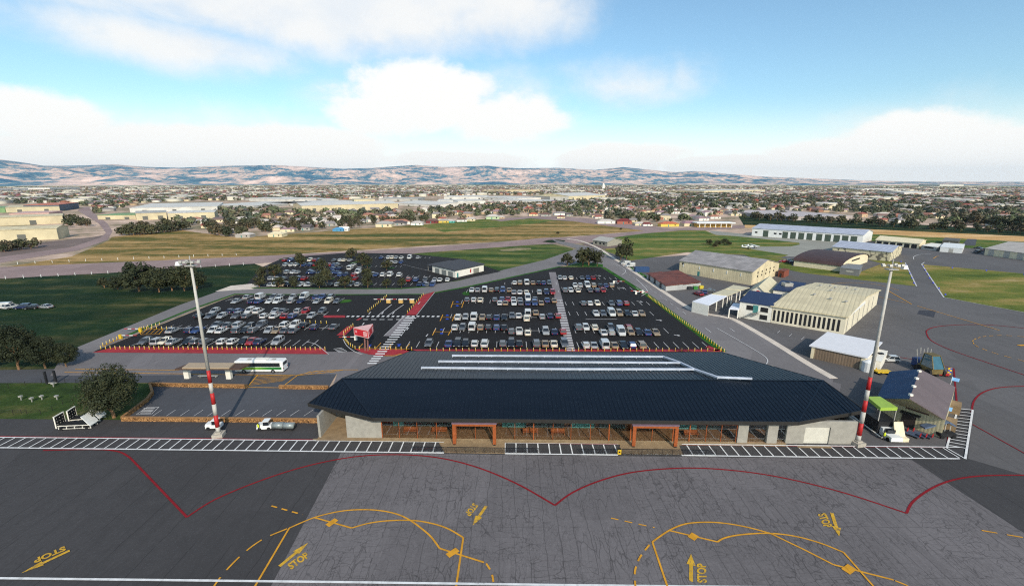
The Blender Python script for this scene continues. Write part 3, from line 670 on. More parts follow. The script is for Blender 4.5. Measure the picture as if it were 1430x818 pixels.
# ducts on the back slope
pzb=plane_z(RLp,RRp,BRp)
def ongroof(px,py):
    d=ray(px,py); lo,hi=60,130
    for _ in range(40):
        m_=(lo+hi)/2; p_=V(d.x,d.y,d.z)*(m_/d.y); z=H+p_.z
        if z>pzb(p_.x,m_): lo=m_
        else: hi=m_
    return V(d.x/d.y*lo,lo,pzb(d.x/d.y*lo,lo))
mduct=plain('pale_duct',s(184,190,202),.5,.15,.5)
for px in ([(632,498.5),(926,500),(950,508.5),(970,518),(1002,529),(1049,531)],[(613,506.6),(780,507.6),(949,508.7)],[(589,515.5),(790,517.6),(968,517.8)]):
    mb=MB(); pts=[ongroof(*q)+V(0,0,.4) for q in px]
    for i in range(len(pts)-1):
        d=(pts[i+1]-pts[i]).normalized(); mb.bar(pts[i]-d*.1,pts[i+1]+d*.1,.42,.3)
    for i in range(len(pts)-1):
        k=int((pts[i+1]-pts[i]).length/3)+1
        for j in range(k):
            q=pts[i]+(pts[i+1]-pts[i])*(j/k); mb.box((q.x,q.y,q.z-.3),(.12,.12,.3))
    part('roof_duct',mb,mduct,T)
# glass barriers on the apron edge
def barrier(px0,px1,label):
    a,b=g(*px0),g(*px1); t_=thing('glass_barrier',label,'barrier',a,'glass barriers along the apron edge')
    n=max(2,round((b-a).length/1.7)); d=(b-a).normalized(); e=V(-d.y,d.x,0)
    for k in range(n+1):
        q=a+(b-a)*(k/n); mb=MB(); mb.box(q+V(0,0,.55),(.05,.05,1.1)); part('post',mb,M['dark'],t_)
    for k in range(n):
        q=a+(b-a)*(k/n); r=a+(b-a)*((k+1)/n); mb=MB(); mb.bar(q+d*.05+V(0,0,.58),r-d*.05+V(0,0,.58),.02,.8); part('barrier_pane',mb,M['fence_pane'],t_)
    mb=MB(); mb.bar(a+V(0,0,1.12),b+V(0,0,1.12),.06,.06); part('top_rail',mb,M['dark'],t_)
barrier((576,631.4),(622,632.0),'short tinted glass barrier before the striped walkway, west of the first portal')
barrier((624,632.2),(704,633.2),'tinted glass barrier across the tan paving of the portal beside the brick lobby')
barrier((706,633.2),(752,633.8),'short tinted glass barrier on the striped walkway between the two portals')
barrier((812,634.6),(862,635.0),'short tinted glass barrier ending at the yellow box')
barrier((868,635.0),(953,635.8),'tinted glass barrier across the tan paving beside the yellow box')
barrier((955,635.8),(1000,636.2),'short tinted glass barrier on the striped walkway toward the grey columns')
q=g(864.5,633.5); t_=thing('equipment_box','small yellow equipment box at the end of a glass barrier','box',q)
mb=MB(); mb.box(q+V(0,0,.45),(.6,.5,.9)); part('body',mb,M['yellow'],t_); mb=MB(); mb.box(q+V(0,0,.95),(.5,.4,.1)); mb.box(q+V(0,-.26,.5),(.3,.02,.3)); part('lid',mb,M['dark'],t_)
# ---------------------------------------------------------------- airport buildings
class Bld: pass
def frame(A,B,C):
    A,B,C=g(*A),g(*B),g(*C); o=Bld(); o.A=A; o.e1=(B-A); o.w=o.e1.length; o.e1.normalize()
    o.e2=V(-o.e1.y,o.e1.x,0); c_=(C-B).normalized(); an=math.atan2(c_.dot(o.e1),c_.dot(o.e2)); an=max(-.3,min(.3,an))
    o.e2=(o.e2*math.cos(an)+o.e1*math.sin(an)); o.d=max(2.0,(C-B).length); return o
def gable(o,T_,eave,rise,wallm,roofm,axis=1,over=.4,ridge=.5,thick=.18,barrel=False,wallname='wall'):
    """axis 1: ridge along the front (A-B); axis 2: ridge runs back from the front"""
    e1,e2,w,d=o.e1,o.e2,o.w,o.d
    if axis==1: P=lambda u,v,z: o.A+e1*u+e2*v+V(0,0,z); Wd,Ln=d,w; Q=lambda s_,l,z: P(l,s_,z)
    else: P=lambda u,v,z: o.A+e1*u+e2*v+V(0,0,z); Wd,Ln=w,d; Q=lambda s_,l,z: P(s_,l,z)
    prof=[(0,eave),(Wd*ridge,eave+rise),(Wd,eave)]
    if barrel: prof=[(Wd*(.5-.5*math.cos(math.pi*k/10)),eave+rise*math.sin(math.pi*k/10)) for k in range(11)]
    mb=MB(); base=[Q(0,0,0),Q(Wd,0,0),Q(Wd,Ln,0),Q(0,Ln,0)]
    for l in (0,Ln): mb.poly([Q(0,l,0)]+[Q(s_,l,z-.02) for s_,z in prof]+[Q(Wd,l,0)])
    for s_ in (0,Wd): mb.poly([Q(s_,0,0),Q(s_,Ln,0),Q(s_,Ln,eave),Q(s_,0,eave)])
    part(wallname,mb,wallm,T_)
    mb=MB(); pr=list(prof)
    def ext(a,b,k): dx=a[0]-b[0]; dz=a[1]-b[1]; L_=math.hypot(dx,dz); return (a[0]+dx/L_*k,a[1]+dz/L_*k)
    pr[0]=ext(prof[0],prof[1],over); pr[-1]=ext(prof[-1],prof[-2],over)
    for (s0,z0),(s1,z1) in zip(pr,pr[1:]):
        q=[Q(s0,-over,z0),Q(s1,-over,z1),Q(s1,Ln+over,z1),Q(s0,Ln+over,z0)]
        mb.hexa(q,[p+V(0,0,thick) for p in q])
    return part('roof',mb,roofm,T_)
def flat(o,T_,h,wallm,roofm,over=.3,thick=.35,tilt=0.0,walls=True):
    if walls:
        mb=MB(); mb.fbox(o.A,o.e1,o.e2,0,o.w,0,o.d,0,h-.003); part('wall',mb,wallm,T_)
    mb=MB(); P=lambda u,v,z:o.A+o.e1*u+o.e2*v+V(0,0,z)
    q=[P(-over,-over,h),P(o.w+over,-over,h),P(o.w+over,o.d+over,h+tilt),P(-over,o.d+over,h+tilt)]
    mb.hexa(q,[p+V(0,0,thick) for p in q]); return part('roof',mb,roofm,T_)
def front(o,T_,name,u0,u1,z0,z1,m,d0=-.05,d1=.05,parent=None):
    mb=MB(); mb.fbox(o.A,o.e1,o.e2,u0,u1,d0,d1,z0,z1); return part(name,mb,m,parent or T_)
def side(o,T_,name,v0,v1,z0,z1,m,out=.05):
    mb=MB(); mb.fbox(o.A,o.e1,o.e2,o.w-.05,o.w+out,v0,v1,z0,z1); return part(name,mb,m,T_)
def top(o,y,dv=0): return hz(o.A+o.e2*dv,y)
def bld(name,label,cat,A,B,C):
    o=frame(A,B,C); t_=thing(name,label,cat,o.A); return o,t_
# big cream hangar
o,t_=bld('hangar','tall cream corrugated hangar with weathered grey gable roof beside the rust-roofed shed','hangar',(948,380.6),(1048.6,398.5),(1086,384))
h=top(o,364)
rib1=ribbed('cream_sheet_walls',s(214,198,162),o.e1,.9,.12,.2,dark=.82); rib1b=rib1
roofm=ribbed('weathered_grey_roof',s(150,144,142),o.e1,1.1,.25,.2,dark=.8)
gable(o,t_,h,3.4,rib1,roofm,1)
for v in (.18,.33,.48,.63,.78): 
    for z in (.45,.72): side(o,t_,'window',o.d*v,o.d*v+1.1,h*z,h*z+.9,M['glass_dark'])
for u in (.06,.3,.5,.68,.86): front(o,t_,'wall_light',o.w*u,o.w*u+.35,h*.55,h*.55+1.4,M['white'],-.15)
front(o,t_,'window',o.w*.04,o.w*.04+1.1,h*.72,h*.72+.9,M['dark']); front(o,t_,'door',o.w*.28,o.w*.28+1.2,0,2.2,M['teal'])
mb=MB()
# rust roofed shed
o,t_=bld('workshop','low grey workshop with rusty brown sheet roof next to the service road','workshop',(903,388.5),(929.5,406.5),(978,402.5))
h=top(o,382); rust=ribbed('rusty_roof',s(110,58,42),o.e2,1.0,.35,.2,dark=.7)
o2=frame((903,388.5),(929.5,406.5),(978,402.5))
mb=MB(); mb.fbox(o.A,o.e1,o.e2,0,o.w,0,o.d,0,h-.01); part('wall',mb,ribbed('grey_sheet_walls',s(170,170,168),o.e2,.7,.1,.2),t_)
for a0,a1,dz_ in ((0,.47,.0),(.5,1.0,.25)):
    mb=MB(); P=lambda u,v,z:o.A+o.e1*u+o.e2*v+V(0,0,z)
    q=[P(-.4,o.d*a0-.3,h),P(o.w+.4,o.d*a0-.3,h),P(o.w+.4,o.d*a1,h+.25+dz_),P(-.4,o.d*a1,h+.25+dz_)]
    mb.hexa(q,[p+V(0,0,.2) for p in q]); part('roof',mb,rust,t_)
for u in (.1,.4,.7): front(o,t_,'roller_door',o.w*u,o.w*u+2.6,0,2.6,M['dark'])
# small rust shed behind
for lab,px,col in (('dark wheelie bin against the rust-roofed workshop',(963,404.5),(.03,.03,.035)),('green wheelie bin against the rust-roofed workshop',(971,404),s(60,130,60)),('yellow lidded bin against the rust-roofed workshop',(979,403),s(200,180,60))):
    q=g(*px); b_=thing('wheelie_bin',lab,'bin',q,'bins by the workshop'); m_=plain('bin_plastic',col,.5,.1)
    mb=MB(); mb.box(q+V(0,0,.65),(1.5,1.1,1.2),0,1.1); part('body',mb,m_,b_); mb=MB(); mb.box(q+V(0,0,1.3),(1.7,1.3,.12)); part('lid',mb,m_,b_)
q=g(896,379.5); b_=thing('container','blue shipping container beyond the rust-roofed workshop','container',q); mblue=ribbed('blue_container_sheet',s(40,70,112),(1,0),.5,.15,.3)
mb=MB(); mb.box(q+V(0,0,1.25),(7,2.5,2.4)); part('body',mb,mblue,b_); mb=MB(); mb.box(q+V(3.55,0,1.25),(.08,2.3,2.2)); part('door',mb,mblue,b_)
# canopy
mcan=plain('canopy_white_roof',s(226,226,232),.5,.05); mtan=ribbed('canopy_tan_roof',s(200,190,160),(.6,.8),.8,.08,.15,streak=False)
def canopy(name,label,corners,h,mroof,posts,endwall=None):
    t_=thing(name,label,'canopy',g(*corners[0],h)*1.0-V(0,0,h))
    P=[g(x,y,h) for x,y in corners]; mb=MB(); mb.hexa(P,[p+V(0,0,.25) for p in P]); part('roof',mb,mroof,t_)
    for x,y in posts:
        q=g(x,y,h); mb=MB(); mb.box(V(q.x,q.y,h/2),(.3,.3,h)); part('post',mb,M['offwhite'],t_)
    if endwall:
        a,b=P[endwall[0]],P[endwall[1]]; mb=MB(); mb.bar(V(a.x,a.y,h/2),V(b.x,b.y,h/2),.15,h-.01); part('end_wall',mb,M['offwhite'],t_)
    return t_
canopy('carport_canopy','flat white carport canopy with a closed end wall by the service road',[(967,421.5),(990,427),(1017,413.5),(994,411)],3.6,mcan,[(1001,420.5),(1010,417),(1016,414)],(0,1))
canopy('carport_canopy','tan-roofed carport canopy leading to the white gable building',[(994,411),(1017,413.5),(1036,405.5),(1013,404)],3.8,mtan,[(1022,411.5),(1029,408.5)])
canopy('carport_canopy','upper tan canopy roof adjoining the white gabled fire station',[(1013,404),(1036,405.5),(1047,402.3),(1024,398.5)],4.0,mtan,[(1020,404.5),(1034,405.3)])
# white gabled station
o,t_=bld('fire_station','white gabled station with round red emblem above its dark doorway','building',(1038,419),(1076,424.5),(1090,408))
h=top(o,412); RS=hz(o.A+o.e1*(o.w/2),400)-h; gable(o,t_,h,RS,M['offwhite'],mtan,2)
front(o,t_,'doorway',o.w*.22,o.w*.66,0,h*.75,M['dark'])
mb=MB(); c=o.A+o.e1*(o.w*.5)+V(0,0,h+RS*.42)-o.e2*.06; mb.cyl(c,c-o.e2*.1,.85,n=20); em=part('emblem',mb,M['red'],t_); mb=MB(); mb.bar(c-o.e2*.12-V(0,0,.4),c-o.e2*.12+V(0,0,.4),.18,.04); mb.bar(c-o.e2*.13-o.e1*.4,c-o.e2*.13+o.e1*.4,.04,.18); part('emblem_cross',mb,M['white'],em)
# white office with navy roof
navys=ribbed('navy_sheet_roof',s(38,52,84),(.5,.85),.9,.1,.2,streak=False)
o,t_=bld('office_building','white two-storey office with navy sheet roof and teal door','office',(1031,443),(1075.5,450.5),(1087,437))
h=top(o,421); flat(o,t_,h,M['offwhite'],navys,.3,.3,.8)
for u,z in ((.22,.58),(.66,.58),(.66,.12)):
    w_=front(o,t_,'window',o.w*u,o.w*u+2.2,h*z,h*z+1.5,M['dark'],-.04); front(o,t_,'window_frame',o.w*u-.12,o.w*u+2.32,h*z-.12,h*z,M['steel'],-.08,.0,w_)
front(o,t_,'door',o.w*.43,o.w*.43+1.5,h*.45,h*.45+2.5,M['teal'],-.06)
mb=MB()
for k in range(9): mb.fbox(o.A,o.e1,o.e2,o.w*.05+k*.62,o.w*.05+(k+1)*.62,-1.2,-.08,.2+k*.34-.08,.2+k*.34)
mb.fbox(o.A,o.e1,o.e2,o.w*.4,o.w*.4+2.2,-1.3,-.07,h*.45-.12,h*.45-.02); part('outside_stair',mb,M['steel'],t_)
canopy('entrance_awning','small white awning on posts beside the navy-roofed office',[(1018,432),(1032,433),(1035,424.5),(1024,424)],2.9,mcan,[(1018.5,431.8),(1031,432.8)])
o,t_=bld('plant_annexe','low navy-roofed annexe with rooftop air conditioner behind the ribbed hangar','building',(1078,421),(1112,426),(1122,412))
h=4.5; flat(o,t_,h,M['offwhite'],navys,.3,.3,.2)
mb=MB(); c=o.A+o.e1*(o.w*.4)+o.e2*(o.d*.45)+V(0,0,h+1.1); mb.box(c,(3.2,2.4,1.3)); ac=part('air_conditioner',mb,M['steel'],t_); mb=MB(); mb.cyl(c+V(0,0,.65),c+V(0,0,.8),.8,n=12); part('fan',mb,M['dark'],ac)
# ribbed hangar with dark slots
o,t_=bld('hangar','broad cream hangar with ribbed roof and a row of tall dark wall slots','hangar',(1076,450.5),(1177.5,467.5),(1224,425.5))
h=top(o,428); rb=ribbed('cream_ribbed_roof',s(196,186,160),o.e2,1.3,.1,.35,streak=False,dark=.78)
rb=ribbed('cream_ribbed_roof',s(206,192,158),o.e1,1.15,.1,.35,streak=True,dark=.74)
gable(o,t_,h,1.9,ribbed('cream_wall_sheet',s(218,208,184),o.e2,1.6,.08,.15),rb,1,over=.5,thick=.35)
for k in range(15):
    u=o.w*(.022+.063*k); sl=front(o,t_,'wall_slot',u,u+o.w*.034,.8,h-1.0,M['dark'],-.03,.06)
side(o,t_,'barge_panel',o.d*.05,o.d*.5,h-.3,h+.5,M['white'],.25)
for k in range(6): side(o,t_,'door_leaf',o.d*(.05+.15*k),o.d*(.05+.15*k)+o.d*.01,.1,h-.6,M['steel'],.12)
for u,v in ((.2,.75),(.33,.8),(.45,.72),(.6,.78),(.75,.74),(.35,.35),(.62,.3),(.84,.28),(.5,.5)):
    z=h+1.9*(1-abs(v-.5)*2)+.3; c=o.A+o.e1*(o.w*u)+o.e2*(o.d*v)+V(0,0,z); mb=MB(); mb.cyl(c-V(0,0,.1),c+V(0,0,.6),.35,n=8); mb.cyl(c+V(0,0,.6),c+V(0,0,.8),.55,.2,n=8); part('roof_vent',mb,M['steel'],t_)
# white-roofed shed
o,t_=bld('storage_shed','brown slatted shed with flat white roof behind the terminal','shed',(1131,499.5),(1205.5,516.5),(1225,497.5))
h=top(o,483.5); flat(o,t_,h,M['cream'],plain('white_membrane_roof',s(214,212,214),.6,.04),.45,.3,.5)
brn=ribbed('brown_slats',s(126,108,90),o.e1,.6,.15,.4,dark=.6)
mb=MB(); mb.fbox(o.A,o.e1,o.e2,.9,o.w-.9,-.12,.02,.05,h-.15); part('slatted_front',mb,brn,t_)
for u in (.1,o.w-.7): front(o,t_,'corner_post',u,u+.6,0,h-.02,M['cream'],-.2,.02)
o,t_=bld('tank_annexe','white boxy annexe with rooftop hatches against the slatted shed','building',(1207,514),(1228,518.5),(1237,503))
h=top(o,501); flat(o,t_,h,M['offwhite'],M['offwhite'],.05,.15)
for u,v in ((.3,.4),(.7,.6)):
    mb=MB(); mb.box(o.A+o.e1*(o.w*u)+o.e2*(o.d*v)+V(0,0,h+.3),(1,.8,.35)); part('roof_hatch',mb,M['dark'],t_)
q=g(1211,518); b_=thing('water_tank','rounded white tank between slatted shed and light mast','tank',q); mb=MB(); mb.cyl(q,q+V(0,0,2.4),1.3,n=16); part('body',mb,M['white'],b_); mb=MB(); mb.cyl(q+V(0,0,2.4),q+V(0,0,2.9),1.3,.3,n=16); part('cap',mb,M['white'],b_)
# dark quonset
o,t_=bld('barrel_hangar','barrel-roofed hangar with dark brown roof and pale walls','hangar',(1108,371),(1173.6,379.5),(1211,366))
h=top(o,363); gable(o,t_,h,3.0,M['cream'],ribbed('dark_brown_roof',s(74,56,54),o.e1,1.2,.15,.2,dark=.8),1,barrel=True,over=.5)
side(o,t_,'gable_window',o.d*.35,o.d*.65,h+.3,h+1.1,M['dark'])
o,t_=bld('lean_to','grey flat lean-to against the end of the barrel-roofed hangar','building',(1172,383),(1199,386),(1203,379)); flat(o,t_,3.2,plain('grey_sheet',s(112,112,112),.6,.1),plain('grey_sheet_roof',s(126,126,126),.6,.1),.1,.15)
front(o,t_,'window',o.w*.3,o.w*.7,1.6,2.3,M['steel'])
# stone patterned hangar with bluish roof
o,t_=bld('hangar','speckled beige hangar with pale blue-white metal roof','hangar',(1161,356.5),(1242,365.3),(1258,355.5))
h=top(o,344.5)
sp=NT('speckled_beige_wall'); kk=sp.n('ShaderNodeTexVoronoi'); kk.inputs['Scale'].default_value=.55; sp.put(kk.inputs['Vector'],sp.pos()); spm=sp.out(sp.mix(sp.step(kk.outputs['Distance'],.55,.75),s(206,194,164),s(110,104,92)),.85,.2)
blu=ribbed('pale_blue_roof',s(172,176,190),o.e1,2.4,.12,.2,streak=True,dark=.8); gable(o,t_,h,2.0,spm,blu,1,over=.5)
front(o,t_,'door',o.w*.45,o.w*.45+3,0,3.2,M['steel'])
# long white hangar row
o,t_=bld('hangar_row','long white row of hangars with ten dark doors and pale blue roof','hangar',(1049.5,329.3),(1203.6,340.5),(1217,335))
h=top(o,318.6); gable(o,t_,h,2.6,M['white'],blu,1,over=.5)
for k,u in enumerate((.14,.33,.405,.48,.555,.64,.715,.79,.86,.93)):
    dr=front(o,t_,'hangar_door',o.w*u-o.w*.026,o.w*u+o.w*.026,0,h*.78,plain('dark_green_door',s(70,82,72),.6,.1),-.06); front(o,t_,'door_head',o.w*u-o.w*.028,o.w*u+o.w*.028,h*.78,h*.83,M['steel'],-.12,.0,dr)
for u in (.03,.22,.27): front(o,t_,'window',o.w*u,o.w*u+2,h*.4,h*.6,M['dark'])
# low curved sheds beyond
o,t_=bld('open_hangar','low cream hangar with open dark bays behind the blue-roofed hangars','hangar',(1222,341.5),(1283,347.5),(1292,342)); h=top(o,335); gable(o,t_,h,1.8,M['cream'],M['cream'],1,over=.4)
for k in range(6): front(o,t_,'open_bay',o.w*(.03+.16*k),o.w*(.15+.16*k),0,h*.8,M['dark'])
o,t_=bld('office_building','small white block beside the open-bay hangar','building',(1286,348),(1307,350.5),(1312,346)); flat(o,t_,top(o,343),plain('grey_render',s(176,172,164),.8,.1),M['offwhite'],.2,.2)
front(o,t_,'window',o.w*.2,o.w*.8,1.2,2.2,M['dark'])
o,t_=bld('tented_shed','bright white curved fabric shed on the taxiway edge','shed',(1312,351.5),(1343,354),(1346,347.5)); flat(o,t_,top(o,345),M['white'],M['white'],.1,.2); front(o,t_,'door',o.w*.4,o.w*.6,0,2.5,M['steel'])
o,t_=bld('plant_room','dark flat-roofed plant room behind the white fabric shed','building',(1315,341.5),(1337,343),(1340,339)); flat(o,t_,3.0,plain('dark_sheet',s(86,84,78),.8,.1),plain('dark_roof',s(92,90,84),.8,.1),.2,.2)
front(o,t_,'door',o.w*.4,o.w*.5,0,2.2,M['steel'])
o,t_=bld('hangar','tan hangar with ribbed grey roof at the far end of the taxiway','hangar',(1374,356),(1470,369),(1500,356)); h=top(o,347); gable(o,t_,h,2.4,M['cream'],ribbed('tan_grey_roof',s(176,168,160),o.e1,2.2,.12,.25),1,over=.4)
for u in (.06,.3,.5): front(o,t_,'door',o.w*u,o.w*u+3,0,4,M['steel'])
o,t_=bld('shed','small brick-red shed at the corner of the tall cream hangar','shed',(1086,386.5),(1094,388),(1098,384.5)); flat(o,t_,3,plain('brick_red',s(128,70,54),.8,.2),plain('brick_red_roof',s(112,66,54),.8,.2),.1,.2); front(o,t_,'door',o.w*.3,o.w*.6,0,2,M['dark'])
# grey club house by the road bend
o,t_=bld('clubhouse','grey hip-roofed clubhouse standing on its own forecourt by the road bend','building',(828,341.5),(848,344.5),(868,341.5)); h=top(o,335); gable(o,t_,h,1.8,plain('grey_weatherboard',s(150,146,132),.8,.1),plain('pale_tile_roof',s(168,164,156),.7,.1),1,over=.6)
for u in (.15,.45,.7): front(o,t_,'window',o.w*u,o.w*u+1.6,1,2.3,M['glass_dark'])
sheet('forecourt',[(812,341),(826,338.5),(872,341),(874,345),(840,347.5),(822,344)],6,plain('brown_gravel',s(112,96,92),.95,.15))
# white building by the overflow car park
o,t_=bld('rental_depot','white depot with flat dark roof and grey roller doors beside the overflow car park','depot',(604,380),(636,388),(675.5,378.6)); h=top(o,370.5)
flat(o,t_,h,M['offwhite'],plain('dark_flat_roof',s(62,62,66),.7,.12),.5,.35)
for u in (.12,.42,.7): front(o,t_,'roller_door',o.w*u,o.w*u+o.w*.2,0,h*.72,plain('grey_roller_door',s(120,124,122),.6,.1))
side(o,t_,'roller_door',o.d*.62,o.d*.82,0,h*.7,plain('grey_shutter',s(128,126,116),.6,.1),.08); side(o,t_,'door',o.d*.05,o.d*.1,0,2.2,M['teal'],.08); side(o,t_,'sign_panel',o.d*.5,o.d*.54,.8,2.6,M['red'],.08)
mb=MB(); mb.fbox(o.A,o.e1,o.e2,-5,-.6,.2,o.d*.8,h*.85,h*.92); part('canopy',mb,plain('canopy_dark',s(66,66,70),.7,.1),t_)
for u,v in ((-4.8,.5),(-4.8,o.d*.7)):
    mb=MB(); mb.fbox(o.A,o.e1,o.e2,u,u+.2,v,v+.2,0,h*.85); part('canopy_post',mb,M['steel'],t_)
# baggage shed with blue and mauve roof
BG=thing('baggage_shed','cream baggage shed with one blue and one mauve corrugated roof slope','shed',g(1270,590))
rf=[g(1284.7,516,7.2),g(1270,557,7.2)]; 
Rb,Rf=rf
eL=3.6
Lb,Lf=g(1241.7,519.6,eL),g(1224,556.5,eL); rb_,rf_=g(1334,541,eL),g(1320,587,eL)
e_r=(Rb-Rf).normalized()
mb=MB(); q=[Lf,Rf,Rb,Lb]; mb.hexa(q,[p+V(0,0,.15) for p in q]); d_=V(e_r.x,e_r.y,0).normalized()
part('roof',mb,ribbed('blue_corrugated_roof',s(66,88,116),d_,.55,.12,.3,.8,.75,spec=.1),BG,label='blue corrugated roof slope')
mb=MB(); q=[rf_,Rf,Rb,rb_]; mb.hexa(q,[p+V(0,0,.15) for p in q]); part('roof',mb,ribbed('mauve_corrugated_roof',s(100,88,90),d_,.55,.1,.3,dark=.75,streak=False),BG,label='mauve corrugated roof slope')
n_=(Rf-Lf); inn=d_*.5
def dn(p,z=0): return V(p.x,p.y,z)
mb=MB(); mb.poly([dn(Lf)+inn,dn(rf_)+inn,rf_+inn,Rf+inn,Lf+inn]); mb.poly([dn(Lb)-inn,dn(rb_)-inn,rb_-inn,Rb-inn,Lb-inn]); mb.poly([dn(Lf)+inn,dn(Lb)-inn,Lb-inn,Lf+inn]); mb.poly([dn(rf_)+inn,dn(rb_)-inn,rb_-inn,rf_+inn])
fd=(dn(rf_)-dn(Lf)).normalized()
part('wall',mb,ribbed('cream_corrugated_wall',s(186,176,142),fd,.5,.08,.35,dark=.75),BG)
fn=V(fd.y,-fd.x,0)
def fr(name,a,b,z0,z1,m,dist=.1):
    mb=MB(); wl=(dn(rf_)-dn(Lf)).length; mb.fbox(dn(Lf)+inn,fd,-fn,wl*a,wl*b,-dist,.02,z0,z1); part(name,mb,m,BG)
fr('hatch_door',.45,.78,3.4,4.4,plain('brown_shutter',s(84,62,52),.7,.15),.12); fr('roller_door',.42,.62,.1,2.6,plain('dark_shutter',s(60,52,48),.7,.15)); fr('awning',.4,.68,2.65,2.85,M['dark'],1.0)
for k in range(4):
    q=Rb+(Rf-Rb)*(.1+.27*k)+V(0,0,.25); mb=MB(); mb.box(q,(.55,.45,.35)); part('ridge_vent',mb,M['offwhite'],BG)
for k in (0,1):
    q=dn(rf_)*(.75-.5*k)+dn(rb_)*(.25+.5*k)+V(1.6,0,0); mb=MB(); mb.box(q+V(-.6,0,.9),(1.6,3.0,1.8),math.atan2(d_.x,d_.y)*-1); part('side_bay',mb,M['tan'],BG)
# lime canopy and dark loading dock
LC=thing('loading_canopy','lime green canopy on a pale frame over a black loading dock','canopy',g(1230,592))
zc=5.2; c4=[g(1210.7,553.4,zc),g(1229,553.2,zc),g(1253.7,568.6,zc),g(1230,569,zc)]
mb=MB(); mb.hexa([p-V(0,0,.6) for p in c4],c4); part('roof',mb,plain('lime_paint',s(150,178,70),.5,.06),LC)
for p in (c4[0],c4[1],c4[2],c4[3]):
    c=sum(c4,V(0,0,0))/4; q=p+(c-p)*.06; mb=MB(); mb.box(V(q.x,q.y,(zc-.6)/2),(.14,.14,zc-.6)); part('post',mb,M['steel'],LC)
c=sum(c4,V(0,0,0))/4; ex=(c4[2]-c4[1]).normalized(); ex=V(ex.x,ex.y,0).normalized(); ey=V(-ex.y,ex.x,0)
mb=MB(); mb.fbox(dn(c),ex,ey,-3.8,2.6,-1.7,1.7,.5,2.6); part('dock_body',mb,M['dark'],LC)
mb=MB(); mb.fbox(dn(c),ex,ey,-4.2,4.2,-2.1,-1.9,.35,.5); mb.fbox(dn(c),ex,ey,3.9,4.2,-2.1,2,.35,.5); part('dock_edge',mb,M['offwhite'],LC)
# bus shelter
SH=thing('bus_shelter','long bus shelter with tan and brown flat roof on pale piers','shelter',g(291,529))
zs=3.4; mbr_=plain('brown_roof_edge',s(82,62,52),.7,.1)
a_,b_,c_,d_2=g(244,514.5,zs),g(334,514.5,zs),g(350,507.5,zs),g(262,507.8,zs)
for f0,f1 in ((0.0,.36),(.64,1.0)):
    pass
mb=MB(); q=[a_,b_,c_,d_2]; mb.hexa([p-V(0,0,.35) for p in q],q); part('roof',mb,mbr_,SH)
a2,b2,c2,d2=g(254,513.3,zs+.3),g(320,513.3,zs+.3),g(328,506.3,zs+.3),g(264,506.3,zs+.3)
mb=MB(); q=[a2,b2,c2,d2]; mb.hexa([p-V(0,0,.28) for p in q],q); part('roof_panel',mb,plain('tan_roof_panel',s(168,148,124),.7,.06),SH)
for x,y in ((261.5,528.5),(320,529)):
    q=g(x,y); mb=MB(); mb.box(q+V(0,.2,(zs-.36)/2),(1.1,.8,zs-.36)); part('pier',mb,M['offwhite'],SH)
mb=MB(); q=g(291,527); mb.box(q+V(0,0,.45),(4.5,.5,.1)); mb.box(q+V(-1.8,0,.2),(.1,.4,.4)); mb.box(q+V(1.8,0,.2),(.1,.4,.4)); part('bench',mb,M['steel'],SH)
# stone walls of the staff car park
stone=NT('brown_stone_wall'); kk=stone.n('ShaderNodeTexVoronoi'); kk.inputs['Scale'].default_value=3.2; stone.put(kk.inputs['Vector'],stone.pos()); kd=stone.n('ShaderNodeTexVoronoi',feature='DISTANCE_TO_EDGE'); kd.inputs['Scale'].default_value=3.2; stone.put(kd.inputs['Vector'],stone.pos())
stc=stone.mix(stone.sep(kk.outputs['Color'])[0],s(126,90,56),s(184,138,90)); stc=stone.mix(stone.step(kd.outputs['Distance'],.1,.03),stc,s(70,48,32)); stone.bump(kd.outputs['Distance'],.6,.1); M['stone']=stone.out(stc,.9,.15)
for lab,pts in (('brown stone wall along the bus bay side of the staff car park',[(210,539),(345,542)]),('short brown stone wall between the yellow crosshatch and the terminal',[(391,542.5),(458,543.5)]),
                ('angled brown stone wall beside the large round tree',[(172,586.5),(190,573),(206,561),(213.5,551),(210,540.5)]),('brown stone wall between staff car park and apron',[(171.5,587.5),(300,588.5),(446,590)])):
    P=[g(x,y) for x,y in pts]; w_=thing('stone_wall',lab,'wall',P[0],'stone walls round the staff car park'); mb=MB()
    for a,b in zip(P,P[1:]):
        d=(b-a).normalized(); mb.bar(a+V(0,0,.4)-d*.12,b+V(0,0,.4)+d*.12  ,.4,.8+random.random()*.006)
    part('stonework',mb,M['stone'],w_); mb=MB()
    for a,b in zip(P,P[1:]):
        d=(b-a).normalized(); mb.bar(a+V(0,0,.845)-d*.12,b+V(0,0,.845)+d*.12,.46,.08+random.random()*.006)
    part('coping',mb,plain('stone_coping',s(148,110,72),.9,.2,2),w_)
